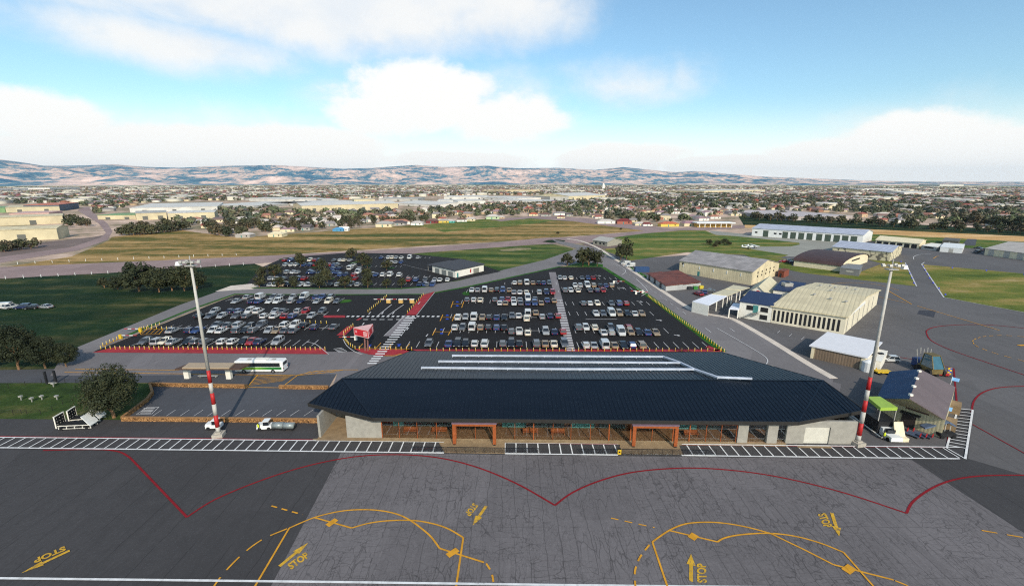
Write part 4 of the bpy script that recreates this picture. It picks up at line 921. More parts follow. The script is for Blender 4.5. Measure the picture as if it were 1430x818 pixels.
# ---------------------------------------------------------------- cars
def objcol(name,rough=.3,metal=.0,coat=.5):
    t=NT(name); oi=t.n('ShaderNodeObjectInfo'); m=t.out(oi.outputs['Color'],rough,.5,metal); t.b.inputs['Coat Weight'].default_value=coat; t.b.inputs['Coat Roughness'].default_value=.08; return m
M['paint']=objcol('car_paint'); M['cargl']=plain('car_glass',(.015,.019,.025),.06,.1,spec=.7)
M['rim']=plain('alloy_rim',s(150,150,152),.35,.1,metal=.6); M['lampred']=plain('tail_lamp_red',s(150,20,20),.2,.1); M['lampw']=plain('head_lamp_clear',s(210,214,216),.15,.05)
def loft(mb,secs):
    n0=len(mb.v); k=len(secs[0])
    for sec in secs: mb.v += [tuple(p) for p in sec]
    for i in range(len(secs)-1):
        for j in range(k):
            a=n0+i*k+j; b=n0+i*k+(j+1)%k; mb.f.append((a,b,b+k,a+k)); mb.m.append(mb.mi)
    mb.f.append(tuple(n0+j for j in reversed(range(k)))); mb.f.append(tuple(n0+(len(secs)-1)*k+j for j in range(k))); mb.m += [mb.mi]*2
def ring(y,w,z0,z1,c=.12):
    return [(-w+c*.6,y,z0),(w-c*.6,y,z0),(w,y,z0+c),(w,y,z1-c),(w-c,y,z1),(-w+c,y,z1),(-w,y,z1-c),(-w,y,z0+c)]
def make_car(kind,name,wheels=True):
    # nose towards +Y
    spec={'hatch':dict(l=4.0,w=.86,sh=.92,roof=1.50,y=(-1.85,.95),yr=(-1.55,.15)),
          'sedan':dict(l=4.65,w=.89,sh=.92,roof=1.44,y=(-1.75,.95),yr=(-1.0,.2)),
          'wagon':dict(l=4.65,w=.92,sh=1.02,roof=1.70,y=(-2.15,1.05),yr=(-1.95,.35)),
          'van':dict(l=4.95,w=.96,sh=1.12,roof=2.10,y=(-2.4,1.65),yr=(-2.3,.95)),
          'ute':dict(l=5.1,w=.92,sh=1.02,roof=1.74,y=(-.55,1.15),yr=(-.4,.5))}[kind]
    l,w,sh,rf=spec['l']/2,spec['w'],spec['sh'],spec['roof']; (yb,yf),(rb,rfw)=spec['y'],spec['yr']
    mb=MB()
    hood=sh-.06
    loft(mb,[ring(-l,w*.86,.42,sh-.16),ring(-l+.12,w*.95,.30,sh-.02),ring(-l+.6,w,.24,sh),ring(yf-.1,w,.24,sh),ring(yf+.35,w*.99,.24,hood),ring(l-.35,w*.95,.26,hood-.14),ring(l-.08,w*.86,.32,hood-.26),ring(l,w*.76,.42,hood-.36)])
    # roof skin and pillars
    rw=w*.76; zr=rf
    mb.hexa([(-rw,rb,zr-.05),(rw,rb,zr-.05),(rw,rfw,zr-.05),(-rw,rfw,zr-.05)],[(-rw*.93,rb+.1,zr),(rw*.93,rb+.1,zr),(rw*.93,rfw-.1,zr),(-rw*.93,rfw-.1,zr)])
    for sx in (-1,1):
        for (yy0,yy1) in ((yf,rfw),(yb,rb),((yf+yb)/2,(rfw+rb)/2)):
            mb.bar((sx*(w-.07),yy0,sh-.03),(sx*(rw-.01),yy1,zr-.03),.07,.1)
        mb.box((sx*(w+.07),yf-.25,sh+.06),(.16,.1,.13))
    if kind=='ute':
        mb.box((0,-1.55,sh+.04),(1.5,1.7,.02))
        for sx in (-1,1): mb.box((sx*(w-.05),-1.55,sh+.1),(.08,1.9,.22))
        mb.box((0,-2.48,sh+.1),(1.7,.08,.22))
    if kind=='van': mb.box((0,-.75,(sh+rf)/2+.02),(w*1.86,2.9,rf-sh-.12))
    body=mb.build(name,M['paint'])
    mb=MB(); w2=w-.06
    mb.hexa([(-w2,yb+.02,sh-.04),(w2,yb+.02,sh-.04),(w2,yf-.02,sh-.04),(-w2,yf-.02,sh-.04)],[(-rw+.02,rb+.03,zr-.045),(rw-.02,rb+.03,zr-.045),(rw-.02,rfw-.03,zr-.045),(-rw+.02,rfw-.03,zr-.045)])
    mb.build('windows',M['cargl'],body)
    if wheels:
        for sx in (-1,1):
            for yy in (-l*.62,l*.62):
                mb=MB(); mb.cyl((sx*(w-.20),yy,.33),(sx*(w+.02),yy,.33),.33,n=12); mb.mi=1; mb.cyl((sx*(w+.02),yy,.33),(sx*(w+.035),yy,.33),.2,n=8); mb.build('wheel',[M['tyre'],M['rim']],body)
        for sx in (-1,1):
            mb=MB(); mb.box((sx*(w*.72),-l+.04,sh-.24),(.28,.12,.16)); mb.build('tail_light',M['lampred'],body)
            mb=MB(); mb.box((sx*(w*.62),l-.10,hood-.36),(.34,.18,.14)); mb.build('headlight',M['lampw'],body)
    return body
NAMES={'hatch':'hatchback','sedan':'saloon','wagon':'four-wheel-drive','van':'van','ute':'pickup'}
PROTO={}
for k in NAMES:
    PROTO[k]=make_car(k,'parked_car'); PROTO[k+'_far']=make_car(k,'parked_car',False)
note_kids()
CC={'w':s(192,192,190),'s':s(146,148,150),'g':s(88,91,96),'k':s(28,29,32),'b':s(50,68,112),'n':s(34,42,76),'r':s(140,34,36),'t':s(140,122,98),'c':s(214,204,184)}
CN={'w':'white','s':'silver','g':'grey','k':'black','b':'blue','n':'navy','r':'red','t':'bronze','c':'cream'}
USED=set()
def ordn(n): return f"{n}{'th' if 10<=n%100<=20 else {1:'st',2:'nd',3:'rd'}.get(n%10,'th')}"
def place_car(kind,colr,pos,rz,label,group,far=False):
    key=kind+('_far' if far else '')
    o=PROTO[key]
    if key in USED: o=copy_tree(o)
    USED.add(key)
    o.location=(pos.x,pos.y,L(6)); o.rotation_euler=(0,0,rz); o.scale=(1.1,1.05,1.06); o.color=CC[colr]+(1,)
    tag(o,label,'van' if kind=='van' else 'car',group); return o
def row(y,cars,rowname,anchor,group,far=False,dirn=None):
    cs=sorted(cars,key=lambda c:c[0])
    for i,c in enumerate(cs):
        x=c[0]; spec=c[1] if len(c)>1 else 's'; yy=c[2] if len(c)>2 else y
        col=spec[0]; kind={'v':'van','w':'wagon','u':'ute','h':'hatch','s':'sedan'}[spec[1]] if len(spec)>1 else random.choice(['hatch','sedan','sedan','wagon','hatch'])
        p=g(x,yy,.55); flip=random.random()<.65
        place_car(kind,col,p,(0 if flip else math.pi)+random.uniform(-.03,.03),f"{CN[col]} {NAMES[kind].replace('four-wheel-drive','off-roader')}, {ordn(i+1)} from the {anchor} in the {rowname}",group,far)
GL,GM,GR,GB='cars in the car park behind the bus bay','cars in the central car park','cars in the car park by the service road','cars in the overflow car park'
AL='perimeter road'; AM='zebra crossing'; AR='grey footpath'
row(477,[(203,'g'),(222,'s'),(230,'c'),(243,'s'),(264,'k'),(275,'g'),(288,'g'),(312,'w'),(326,'w'),(341,'k'),(352,'r'),(363,'n'),(388,'s')],'car row beside the red strip',AL,GL)
row(461.5,[(242,'s'),(267,'n'),(276,'b'),(298,'w'),(310,'w'),(333,'g'),(343,'k'),(354,'g'),(376,'s'),(387,'t'),(399,'g'),(411,'g')],'second car row behind the red strip',AL,GL)
row(454,[(303,'g'),(319,'g'),(334,'s'),(353,'k'),(365,'g'),(399,'ww'),(412,'w'),(425,'k'),(440,'n',457),(467,'g',456.5)],'third car row from the red strip',AL,GL)
row(441.5,[(280,'k'),(294,'g'),(310,'s'),(331,'g'),(345,'g'),(370,'w'),(384,'w'),(399,'r'),(409,'b'),(435,'s')],'fourth car row behind the red strip',AL,GL)
row(434.5,[(300,'s'),(323,'n'),(334,'b'),(349,'w'),(361,'w'),(385,'s'),(396,'g'),(417,'s'),(427,'r'),(450,'g')],'fifth car row behind the red strip',AL,GL)
row(421,[(330,'s'),(353,'n'),(362,'b'),(377,'w'),(388,'ww'),(407,'s'),(420,'n'),(443,'s'),(459,'c'),(471,'g')],'sixth car row behind the red strip',AL,GL)
row(415,[(346,'s'),(364,'wv'),(382,'g'),(390,'s'),(409,'s'),(425,'wv'),(442,'b'),(450,'b'),(463,'g')],'top car row of its car park',AL,GL)
row(480,[(599,'g'),(627,'b'),(639,'k'),(650,'k'),(663,'wh'),(677,'ww'),(702,'g'),(714,'k'),(725,'k'),(749,'gw'),(761,'t'),(773,'c'),(788,'g')],'front row beside the terminal roof',AM,GM)
row(463.5,[(714,'g',463),(725,'wu',463),(737,'ch',465),(762,'s'),(774,'n'),(786,'r')],'second row near its footpath end',AM,GM)
row(457.5,[(635.5,'w'),(646,'g'),(659.5,'wv'),(671,'t'),(682,'k'),(693.5,'b'),(704,'k')],'second row near its zebra end',AM,GM)
row(443.5,[(640,'w'),(650,'s'),(662,'wv'),(673.6,'t'),(683,'k'),(693.6,'b'),(704,'k'),(715,'g',441),(724,'w',441),(735,'c',445),(737,'wv',438.5),(748,'t',437),(757,'s',442.5),(768,'n',441.5),(779,'r',441.5)],'third row',AM,GM)
row(423.5,[(698,'w'),(706,'t'),(718,'w'),(727,'g'),(737,'b'),(746.5,'b'),(755.6,'t')],'fourth row, its lower half',AM,GM)
row(419,[(652.5,'g'),(661.6,'w'),(671,'c'),(691,'g'),(701,'b',418),(709.4,'r',418.5),(717,'w',419),(726,'s',419),(737,'wv',417),(747,'g',418),(764,'b',419.5),(773.6,'t',420)],'fourth row, its upper half',AM,GM)
row(408.6,[(717.6,'s'),(726,'w'),(735,'c'),(753,'s'),(763,'n'),(771.7,'r')],'fifth row, its lower half',AM,GM)
row(405.3,[(659,'w'),(667,'s'),(677,'wv'),(686,'t'),(694,'k'),(702,'b'),(711,'t')],'fifth row, its upper half',AM,GM)
row(395.4,[(718.7,'w'),(726,'t'),(735.4,'wv'),(744,'t'),(752,'k'),(759,'b'),(767,'g')],'top row',AM,GM)
row(482,[(817.6,'w'),(828.6,'s'),(844,'wv'),(857,'t'),(870,'k'),(882,'b'),(895,'t')],'front row by the terminal roof',AR,GR)
row(464.5,[(842,'w'),(853,'s'),(867,'wv'),(880.5,'t'),(891.5,'k'),(903,'b'),(915,'t')],'second row, its lower half',AR,GR)
row(457.5,[(807.5,'g'),(818,'w'),(830,'c'),(853,'g'),(877,'r')],'second row, its upper half',AR,GR)
row(438,[(832,'w'),(842,'g'),(853.7,'wv'),(864.7,'t'),(875.7,'k'),(885.5,'w'),(895.5,'t')],'third row',AR,GR)
row(424,[(814.5,'g'),(823.4,'w'),(834,'c'),(853.7,'g'),(864,'b'),(873.5,'r')],'fourth row',AR,GR)
row(405.8,[(789,'g'),(797,'w'),(806.6,'c'),(824,'g'),(833.5,'n'),(842,'r')],'fifth row, its lower half',AR,GR)
row(399,[(803,'w'),(810,'s'),(820,'wv'),(828.6,'t'),(837.7,'k'),(845.4,'b'),(853,'t')],'fifth row, its upper half',AR,GR)
row(388.5,[(782,'s'),(788.3,'w'),(797,'c'),(812.6,'g'),(821,'b'),(828,'r')],'top row',AR,GR)
def zr(y,lst,nm): row(y,lst,nm,'corner trees',GB,True)
zr(363.5,[(398,'r'),(405.5,'b'),(433,'c'),(440.5,'r'),(446.5,'b'),(467,'g'),(475.5,'w'),(481,'c'),(489,'s')],'top overflow row')
zr(370,[(400,'s'),(408,'w'),(413.5,'w'),(425.5,'b'),(434,'n'),(441.5,'r'),(460.5,'r'),(467,'b'),(472,'g'),(494,'w')],'second overflow row')
zr(375,[(489,'wv'),(502,'s'),(466,'b'),(474,'n')],'short third overflow row')
zr(380.5,[(401.5,'s'),(409.5,'w'),(416,'s'),(432,'n'),(437,'b'),(445,'g'),(465,'b'),(471.5,'b'),(500,'wv')],'fourth overflow row')
zr(384,[(476,'b'),(483,'n'),(494.5,'r'),(515,'w'),(520,'g')],'fifth overflow row')
zr(389,[(379,'s'),(386,'w'),(397,'g'),(418,'b'),(425.5,'r'),(496,'r')],'sixth overflow row')
zr(397.5,[(379,'s'),(386,'w'),(396,'t'),(402,'k'),(420,'w'),(429.5,'w'),(433,'s'),(456,'g'),(462,'k'),(472,'s'),(490.5,'g'),(500,'s')],'front overflow row')
row(360,[(532.6,'b'),(543,'w'),(548,'c'),(553,'s'),(561,'w'),(572,'wv'),(584,'s')],'rear overflow row','tallest tree',GB,True)
row(366.5,[(539,'n'),(547,'w'),(553,'s'),(560,'b')],'short row past the overflow trees','tallest tree',GB,True)
row(384,[(525,'b'),(535,'w'),(545,'wv'),(558,'w')],'short row facing the depot','tallest tree',GB,True)
row(391,[(571,'r'),(581,'b'),(594,'g'),(607,'s'),(614.5,'w'),(625,'w')],'row beside the white depot','overflow trees',GB,True)
row(397.5,[(586,'n'),(593.5,'b'),(597,'g'),(604,'b')],'last short row near the depot','overflow trees',GB,True)
for px,sp,lab in (((4,429),'wv','white van parked on the dark grass at the field edge'),((16,428.5),'ww','white four-wheel-drive parked on the grass beside the van'),((32,429),'nw','navy four-wheel-drive parked on the grass'),((44,429.5),'kh','black hatchback parked on the grass'),((64,428.5),'ss','silver saloon parked alone at the end of the grass row'),
                  ((1145,453.5),'rh','red hatchback parked against the ribbed hangar slots'),((1160,457.5),'ww','pale four-wheel-drive parked before the ribbed hangar slots'),((975,410.5),'rs','red saloon parked behind the carport canopy'),((983,408),'bs','blue saloon parked behind the carport canopy'),((990,406.5),'gs','grey saloon parked behind the carport canopy'),
                  ((1094,365),'rs','red saloon at the end of the barrel-roofed hangar'),((1101,363.5),'ss','silver saloon beside the barrel-roofed hangar'),((1104,366.5),'nh','navy hatchback tucked by the barrel-roofed hangar'),
                  ((1364,352),'kw','black four-wheel-drive beside the far tan hangar'),((1370,349),'gw','grey four-wheel-drive behind the black one by the far hangar'),((1366,346.5),'gs','grey saloon farthest back by the far hangar'),
                  ((874,368.5),'wv','white van with open side parked on the yard verge'),((880,371.5),'wv','white van parked nearest the yard kerb'),((870,367),'gs','grey saloon parked on the yard verge'),((1242,502),'wh','small white car by the slatted shed annexe')):
    kind={'v':'van','w':'wagon','u':'ute','h':'hatch','s':'sedan'}[sp[1]]
    if px==(1145,453.5): px=(1146,456)
    place_car(kind,sp[0],g(*px,.5),random.choice([.3,1.4,-.2,1.9]),lab,None)
for k in list(PROTO):
    if k not in USED:
        for c in KIDS.get(PROTO[k].name,[]): bpy.data.objects.remove(c)
        bpy.data.objects.remove(PROTO[k])
# ---------------------------------------------------------------- bus
bp=g(364,519.5); BUS=thing('bus','white airport bus with green flash standing beside the bus shelter','bus',bp); bx,by=bp.x,bp.y; bl,bw=5.75,1.25
def bb(name,c,size,m,par=None,tp=1): mb=MB(); mb.box((bx+c[0],by+c[1]+.6,c[2]),size,0,tp); return part(name,mb,m,par or BUS)
mb=MB(); loft(mb,[[(bx+x,by+.6+p[0],p[2]) for p in [(q[0]*kk_,0,q[2]) for q in ring(0,bw,.35+dz0,3.05-dz1,.18)]] for x,kk_,dz0,dz1 in ((-bl,.9,.15,.35),(-bl+.25,1,0,.06),(bl-.25,1,0,.06),(bl,.92,.15,.3))]); part('body',mb,M['white'],BUS,label='white lower body and roof')
tg=NT('bus_green_wrap'); tgx=tg.sep(tg.pos())[0]; tgc=tg.ramp(tg.m('DIVIDE',tg.m('SUBTRACT',tgx,bx-bl),2*bl),[(0,s(150,186,60)),(.35,s(120,170,60)),(.7,s(46,120,54)),(1,s(26,90,48))]); mgreen=tg.out(tgc,.35,.5)
for sy in (-1,1):
    bb('green_flash',(0.3,sy*(bw+.005),1.25),(10.2,.03,.62),mgreen); bb('window_band',(-.2,sy*(bw+.006),2.12),(10.6,.03,.95),M['cargl'])
    for k in range(6): bb('window_pillar',(-4.6+1.75*k,sy*(bw+.022),2.12),(.07,.02,.95),M['dark'])
    for x in (-3.6,3.3):
        mb=MB(); mb.cyl((bx+x,by+.6+sy*(bw-.3),.48),(bx+x,by+.6+sy*(bw+.02),.48),.48,n=16); mb.mi=1; mb.cyl((bx+x,by+.6+sy*(bw+.02),.48),(bx+x,by+.6+sy*(bw+.04),.48),.27,n=10); part('wheel',mb,[M['tyre'],M['rim']],BUS)
bb('rear_window',(bl+.0,0,2.25),(.04,1.8,.75),M['cargl']); bb('windscreen',(-bl-.0,0,2.0),(.04,2.0,1.2),M['cargl'])
for sy in (-1,1): bb('tail_light',(bl-.02,sy*.95,1.1),(.08,.25,.35),M['lampred'])
bb('air_conditioner',(.3,0,3.12),(3.0,1.5,.2),M['offwhite']); bb('roof_hatch',(-2.6,0,3.09),(.8,.8,.1),M['steel']); bb('roof_hatch',(3.2,0,3.09),(.8,.8,.1),M['steel'])
# ---------------------------------------------------------------- light masts
def mast(label,base,topy,lean=0):
    p=g(*base); h=hz(p,topy); t_=thing('light_mast',label,'light mast',p,'apron light masts')
    mb=MB(); mb.box(p+V(0,0,.35),(1.7,1.7,.7),.2); mb.box(p+V(0,0,.8),(1.0,1.0,.25),.2); part('footing',mb,plain('mast_concrete',s(168,160,148),.9,.12),t_)
    n=9; z0=.9
    R0,R1=.37,.18
    bands=[(z0,1.9,'p'),(1.9,4.2,'r'),(4.2,6.3,'p'),(6.3,8.4,'r'),(8.4,10.3,'p'),(10.3,12.6,'r'),(12.6,h,'p')]
    for a,b,c in bands:
        f=lambda z:R0+(R1-R0)*z/h
        mb=MB(); mb.cyl(p+V(0,0,a),p+V(0,0,b),f(a),f(b),14); part('red_band' if c=='r' else 'shaft',mb,M['red'] if c=='r' else plain('mast_grey_paint',s(178,174,166),.6,.1),t_,True)
    mb=MB(); mb.box(p+V(0,0,h),(1.5,1.0,.16)); part('platform',mb,M['steel'],t_)
    for x0,x1,y0,y1 in ((-1.7,1.7,0,0),(0,0,-.9,.9)):
        mb=MB(); mb.bar(p+V(x0,y0,h+.6),p+V(x1,y1,h+.6),.14); part('head_arm',mb,M['steel'],t_)
    mb=MB(); mb.cyl(p+V(0,0,h),p+V(0,0,h+1.6),.09,n=8); part('lightning_rod',mb,M['steel'],t_)
    for x,y in ((-1.5,-.2),(-.6,-.5),(.6,-.5),(1.5,-.2),(-1.0,.6),(1.0,.6)):
        mb=MB(); mb.hexa([p+V(x-.25,y-.18,h+.5),p+V(x+.25,y-.18,h+.5),p+V(x+.25,y+.08,h+.4),p+V(x-.25,y+.08,h+.4)],[p+V(x-.22,y-.08,h+.85),p+V(x+.22,y-.08,h+.85),p+V(x+.22,y+.14,h+.82),p+V(x-.22,y+.14,h+.82)]); part('floodlight',mb,M['steel'],t_)
    mb=MB(); q=p+V(-2.0 if base[0]<700 else 2.0,0,h+.35); mb.box(q,(.8,.7,.6),0,.6); part('beacon',mb,M['white'],t_)
mast('tall light mast with red bands beside the staff car park wall',(306,609),371)
mast('tall light mast with red bands at the terminal corner by the lime canopy',(1197,621),376)
# ---------------------------------------------------------------- bollards
def make_bollard():
    o=MB(); o.cyl((0,0,0),(0,0,.85),.095,n=8); o.cyl((0,0,.85),(0,0,.95),.095,.05,n=8); b=o.build('bollard',M['yellow'])
    mb=MB(); mb.cyl((0,0,.6),(0,0,.74),.1,n=8); mb.build('reflector_band',M['white'],b); return b
BOL=make_bollard(); note_kids(); bused=False
def bol_row(px,n,desc,anchor,group):
    global bused
    P=[g(x,y) for x,y in px]; Ls=[(b-a).length for a,b in zip(P,P[1:])]; tot=sum(Ls)
    for k in range(n):
        d=tot*k/(n-1)
        for a,b,l in zip(P,P[1:],Ls):
            if d<=l+1e-6: break
            d-=l
        q=a+(b-a)*(min(d,l)/l)
        o=BOL if not bused else copy_tree(BOL); bused=True
        o.location=(q.x,q.y,L(7)); tag(o,f"yellow bollard, {ordn(k+1)} from the {anchor} {desc}",'bollard',group)
bol_row([(141,487.5),(454,488.8)],47,'along the red strip behind the bus bay','perimeter road','bollards along the red strip')
bol_row([(502,488),(575,489)],11,'along the red strip under the billboard','billboard kerb','bollards by the billboard')
bol_row([(601,490.4),(1006,490.6)],46,'in the row behind the terminal roof','zebra crossing','bollards behind the terminal')
bol_row([(905,414.5),(957,453),(1011,491.8)],44,'on the grass verge of the service road','car park gate','bollards along the service road verge')
bol_row([(144,483),(168,472.5)],6,'beside the entry barrier post','red strip','bollards at the entry')
bol_row([(196,461),(223,454)],6,'on the verge by the entry','entry barrier','bollards on the entry verge')
bol_row([(198,460),(240,459.8)],7,'behind the orange hatching','entry barrier','bollards by the orange hatching')
bol_row([(493,455.5),(480,466),(481,474),(487,482),(496,487.5)],16,'on the curved kerb behind the billboard','red strip end','bollards on the curved kerb')
bol_row([(514,436),(540,414.5)],12,'on the diagonal kerb left of the ticket gates'.replace('left of','beside'),'zebra stripes','bollards on the gate kerb')
bol_row([(569,437),(591,412.5)],10,'beside the diagonal red path','zebra stripes','bollards by the red path')
bol_row([(418,450.5),(456,452)],6,'on the white kerb line mid car park','white parked pair','bollards on the white kerb line')
# ticket gates
for i,(px,lab) in enumerate((((543,423),'ticket booth of the gate nearest the parked cars'),((560,423),'ticket booth of the middle gate lane'),((575.5,423),'ticket booth of the gate beside the red path'))):
    q=g(*px); t_=thing('ticket_gate','tan '+lab+' with striped boom','ticket gate',q)
    mb=MB(); mb.box(q+V(0,0,.7),(1.5,1.1,1.4)); part('cabinet',mb,plain('tan_cabinet',s(196,158,92),.6,.1),t_); mb=MB(); mb.box(q+V(0,0,1.45),(1.7,1.3,.12)); part('cap',mb,M['offwhite'],t_)
    bm_=bpy.data.objects.new('boom',None); COL.objects.link(bm_); bm_.parent=t_; bm_.location=(0,.8,0)
    for k in range(4):
        x0=-.6-1.3*k; mb=MB(); mb.bar(q+V(x0,.8,1.25),q+V(x0-1.28,.8,1.25),.16,.2); part('red_segment' if (k+i)%2==0 else 'white_segment',mb,M['red'] if (k+i)%2==0 else M['white'],bm_)
for px,lab,dx_ in (((169,473),'yellow entry barrier post with striped boom over the perimeter road entrance',1),((196.5,463.5),'second yellow entry post beside orange hatching',-1),((857,396),'red and white exit barrier nearest the trees',1),((888,411),'red and white exit barrier by the service road verge',1),((897,409.5),'white exit card post on the service road verge',-1),((497,475),'striped boom barrier behind the billboard',-1)):
    q=g(*px); t_=thing('boom_barrier',lab,'barrier',q); mb=MB(); mb.box(q+V(0,0,.65),(.7,.6,1.3)); part('cabinet',mb,M['yellow'] if 'yellow' in lab else M['offwhite'],t_)
    for k in range(4): mb=MB(); mb.bar(q+V(dx_*(.4+1.1*k),0,1.05),q+V(dx_*(1.48+1.1*k),0,1.05),.14,.18); part('boom_segment',mb,M['red'] if k%2 else M['white'],t_)
# billboard
q=g(511,490); zb=top_z=None
t_=thing('billboard','red three-sided billboard on two posts at the car park entrance','billboard',q)
z1=hz(g(505.6,490),459); z0=hz(g(505.6,490),470)
A_=g(496,485,0); ctr=g(511.5,490)
dpt=644.0
def atY(px,Y): # point at world Y on column px
    d=ray(px,480); return V(d.x/d.y*Y,Y,0)
Y0=ctr.y
P1,P2,P3=atY(495.5,Y0+1.2),atY(515.6,Y0-1.6),atY(523,Y0+4.5)
mb=MB(); f_=lambda p,z:V(p.x,p.y,z)
tri=[P1,P2,P3]; mb.hexa([f_(p,z0) for p in tri],[f_(p,z1) for p in tri]); part('cabinet',mb,plain('billboard_edge',s(214,170,166),.6,.12),t_)
for a,b,nm in ((P1,P2,'front'),(P2,P3,'side')):
    d=(b-a); d.z=0; Lg=d.length; d.normalize(); nrm=V(d.y,-d.x,0); o_=a+nrm*.05; pn=MB(); e2=-nrm
    pn.fbox(f_(o_,0),d,e2,Lg*.05,Lg*.95,0,.045,z0+.25,z1-.2); pz=part('poster_panel',pn,plain('billboard_red',s(186,36,46),.6,.12),t_)
    for k in range(4):
        sm=MB(); zz=z0+.5+(z1-z0-.9)*k/4; sm.fbox(f_(o_+nrm*.02,0),d,e2,Lg*.66,Lg*.9,0,.015,zz,zz+.22); part('poster_bar',sm,plain('poster_pale',s(220,178,176),.6,.15),pz)
    sm=MB(); sm.fbox(f_(o_+nrm*.02,0),d,e2,Lg*.12,Lg*.24,0,.015,z0+.9,z1-.6); part('poster_patch',sm,plain('poster_pale2',s(206,130,134),.6,.25),pz)
for px in (510,514):
    q2=g(px,490); mb=MB(); mb.cyl(q2,q2+V(0,.4,z0+.1),.22,n=8); part('post',mb,plain('rusty_post',s(120,84,76),.8,.15),t_)
# ---------------------------------------------------------------- apron vehicles and gear
def tug(name,label,px,rz,hi=False):
    q=g(*px); t_=thing(name,label,'tug',q,rz=rz)
    t_.rotation_euler=(0,0,0); ca,sa=math.cos(rz),math.sin(rz); e1=V(ca,sa,0)*.8; e2=V(-sa,ca,0)*.8
    mb=MB(); mb.fbox(q,e1,e2,-1.6,1.6,-.8,.8,.35,1.0); mb.fbox(q,e1,e2,-1.55,-.2,-.75,.75,1.0,1.2); part('body',mb,M['white'],t_)
    mb=MB(); mb.fbox(q,e1,e2,-.15,1.0,-.7,.7,1.0,1.75); part('cab_window',mb,M['cargl'],t_); mb=MB(); mb.fbox(q,e1,e2,-.25,1.1,-.78,.78,1.75,1.87); part('cab_roof',mb,M['white'],t_)
    for u in (-1.0,1.0):
        for v in (-.72,.72):
            c=q+e1*u+e2*v+V(0,0,.35); mb=MB(); mb.cyl(c-e2*.12,c+e2*.12,.35,n=10); part('wheel',mb,M['tyre'],t_)
    return t_
tug('baggage_tug','white baggage tug half hidden behind the light mast base',(300,598),.1)
tug('baggage_tug','white baggage tug pulling two silver dollies beside the stone wall',(371,599),.12)
for px,lab in (((389,599),'silver covered dolly coupled directly behind the white tug'),((404.5,599.3),'last silver covered dolly of the tug train')):
    q=g(*px); t_=thing('baggage_dolly',lab,'dolly',q,'dollies behind the tug'); mb=MB(); mb.box(q+V(0,0,.45),(2.0,1.3,.14)); part('bed',mb,M['dark'],t_)
    mb=MB(); n=8; prof=[(.62*math.cos(math.pi*k/n),.52+.85*math.sin(math.pi*k/n)**.6) for k in range(n+1)]
    loft(mb,[[(q.x+x,q.y+a,b) for a,b in prof] for x in (-.95,.95)]); part('cover',mb,plain('silver_cover',s(140,148,148),.4,.1,metal=.3),t_,True)
    for u in (-.7,.7):
        for v in (-.55,.55): mb=MB(); mb.cyl(q+V(u,v-.08,.2),q+V(u,v+.08,.2),.2,n=8); part('wheel',mb,M['tyre'],t_)
    mb=MB(); mb.bar(q+V(-1.0,0,.4),q+V(-1.3,0,.35),.08); part('drawbar',mb,M['dark'],t_)
for px0,px1,lab in (((81,601),(128,599),'white-framed ramp trailer with black end board nearest the striped walkway'),((99,592.5),(141,589),'white-framed ramp trailer with black end board nearest the lawn')):
    a=g(*px0); b=g(*px1); e1=(b-a).normalized(); e2=V(-e1.y,e1.x,0); Ln=(b-a).length; t_=thing('ramp_trailer',lab,'trailer',a,'ramp trailers on the apron edge')
    mb=MB()
    for v in (0,1.5): mb.fbox(a,e1,e2,0,Ln,v,v+.07,.8,.92); mb.fbox(a,e1,e2,.4,Ln,v,v+.06,.25,.32)
    for u in np.linspace(.1,Ln-.2,5): mb.fbox(a,e1,e2,u,u+.12,0,1.6,.6,.75); mb.fbox(a,e1,e2,u,u+.1,0,.1,.2,.75)
    part('frame',mb,M['offwhite'],t_)
    mb=MB(); mb.fbox(a,e1,e2,.15,Ln-.4,.15,1.45,.96,1.04)
    part('deck',mb,M['black'],t_)
    mb=MB(); mb.fbox(a,e1,e2,-.1,.02,-.1,1.8,.6,2.7); part('end_board',mb,M['black'],t_); mb=MB()
    for v in (-.2,1.8): mb.fbox(a,e1,e2,-.14,.06,v,v+.08,.5,2.8)
    mb.fbox(a,e1,e2,-.16,.08,-.2,1.92,2.7,2.82)
    for z in (1.1,1.6,2.2):
        for v in (.2,.8,1.4): mb.fbox(a,e1,e2,.02,.05,v,v+.1,z,z+.1)
    part('board_frame',mb,M['offwhite'],t_)
    mb=MB(); o_=a+e1*(Ln-.7); P=lambda u,v,z:o_+e1*u+e2*v+V(0,0,z); mb.hexa([P(.6,-.2,.8),P(.75,-.2,.8),P(.75,1.8,.8),P(.6,1.8,.8)],[P(-.6,-.2,2.6),P(-.45,-.2,2.65),P(-.45,1.8,2.65),P(-.6,1.8,2.6)]); part('ramp_panel',mb,M['white'],t_)
    for u in (.6,Ln-.8):
        for v in (0,1.5): c=a+e1*u+e2*v+V(0,0,.25); mb=MB(); mb.cyl(c-e2*.1,c+e2*.1,.25,n=8); part('wheel',mb,M['tyre'],t_)
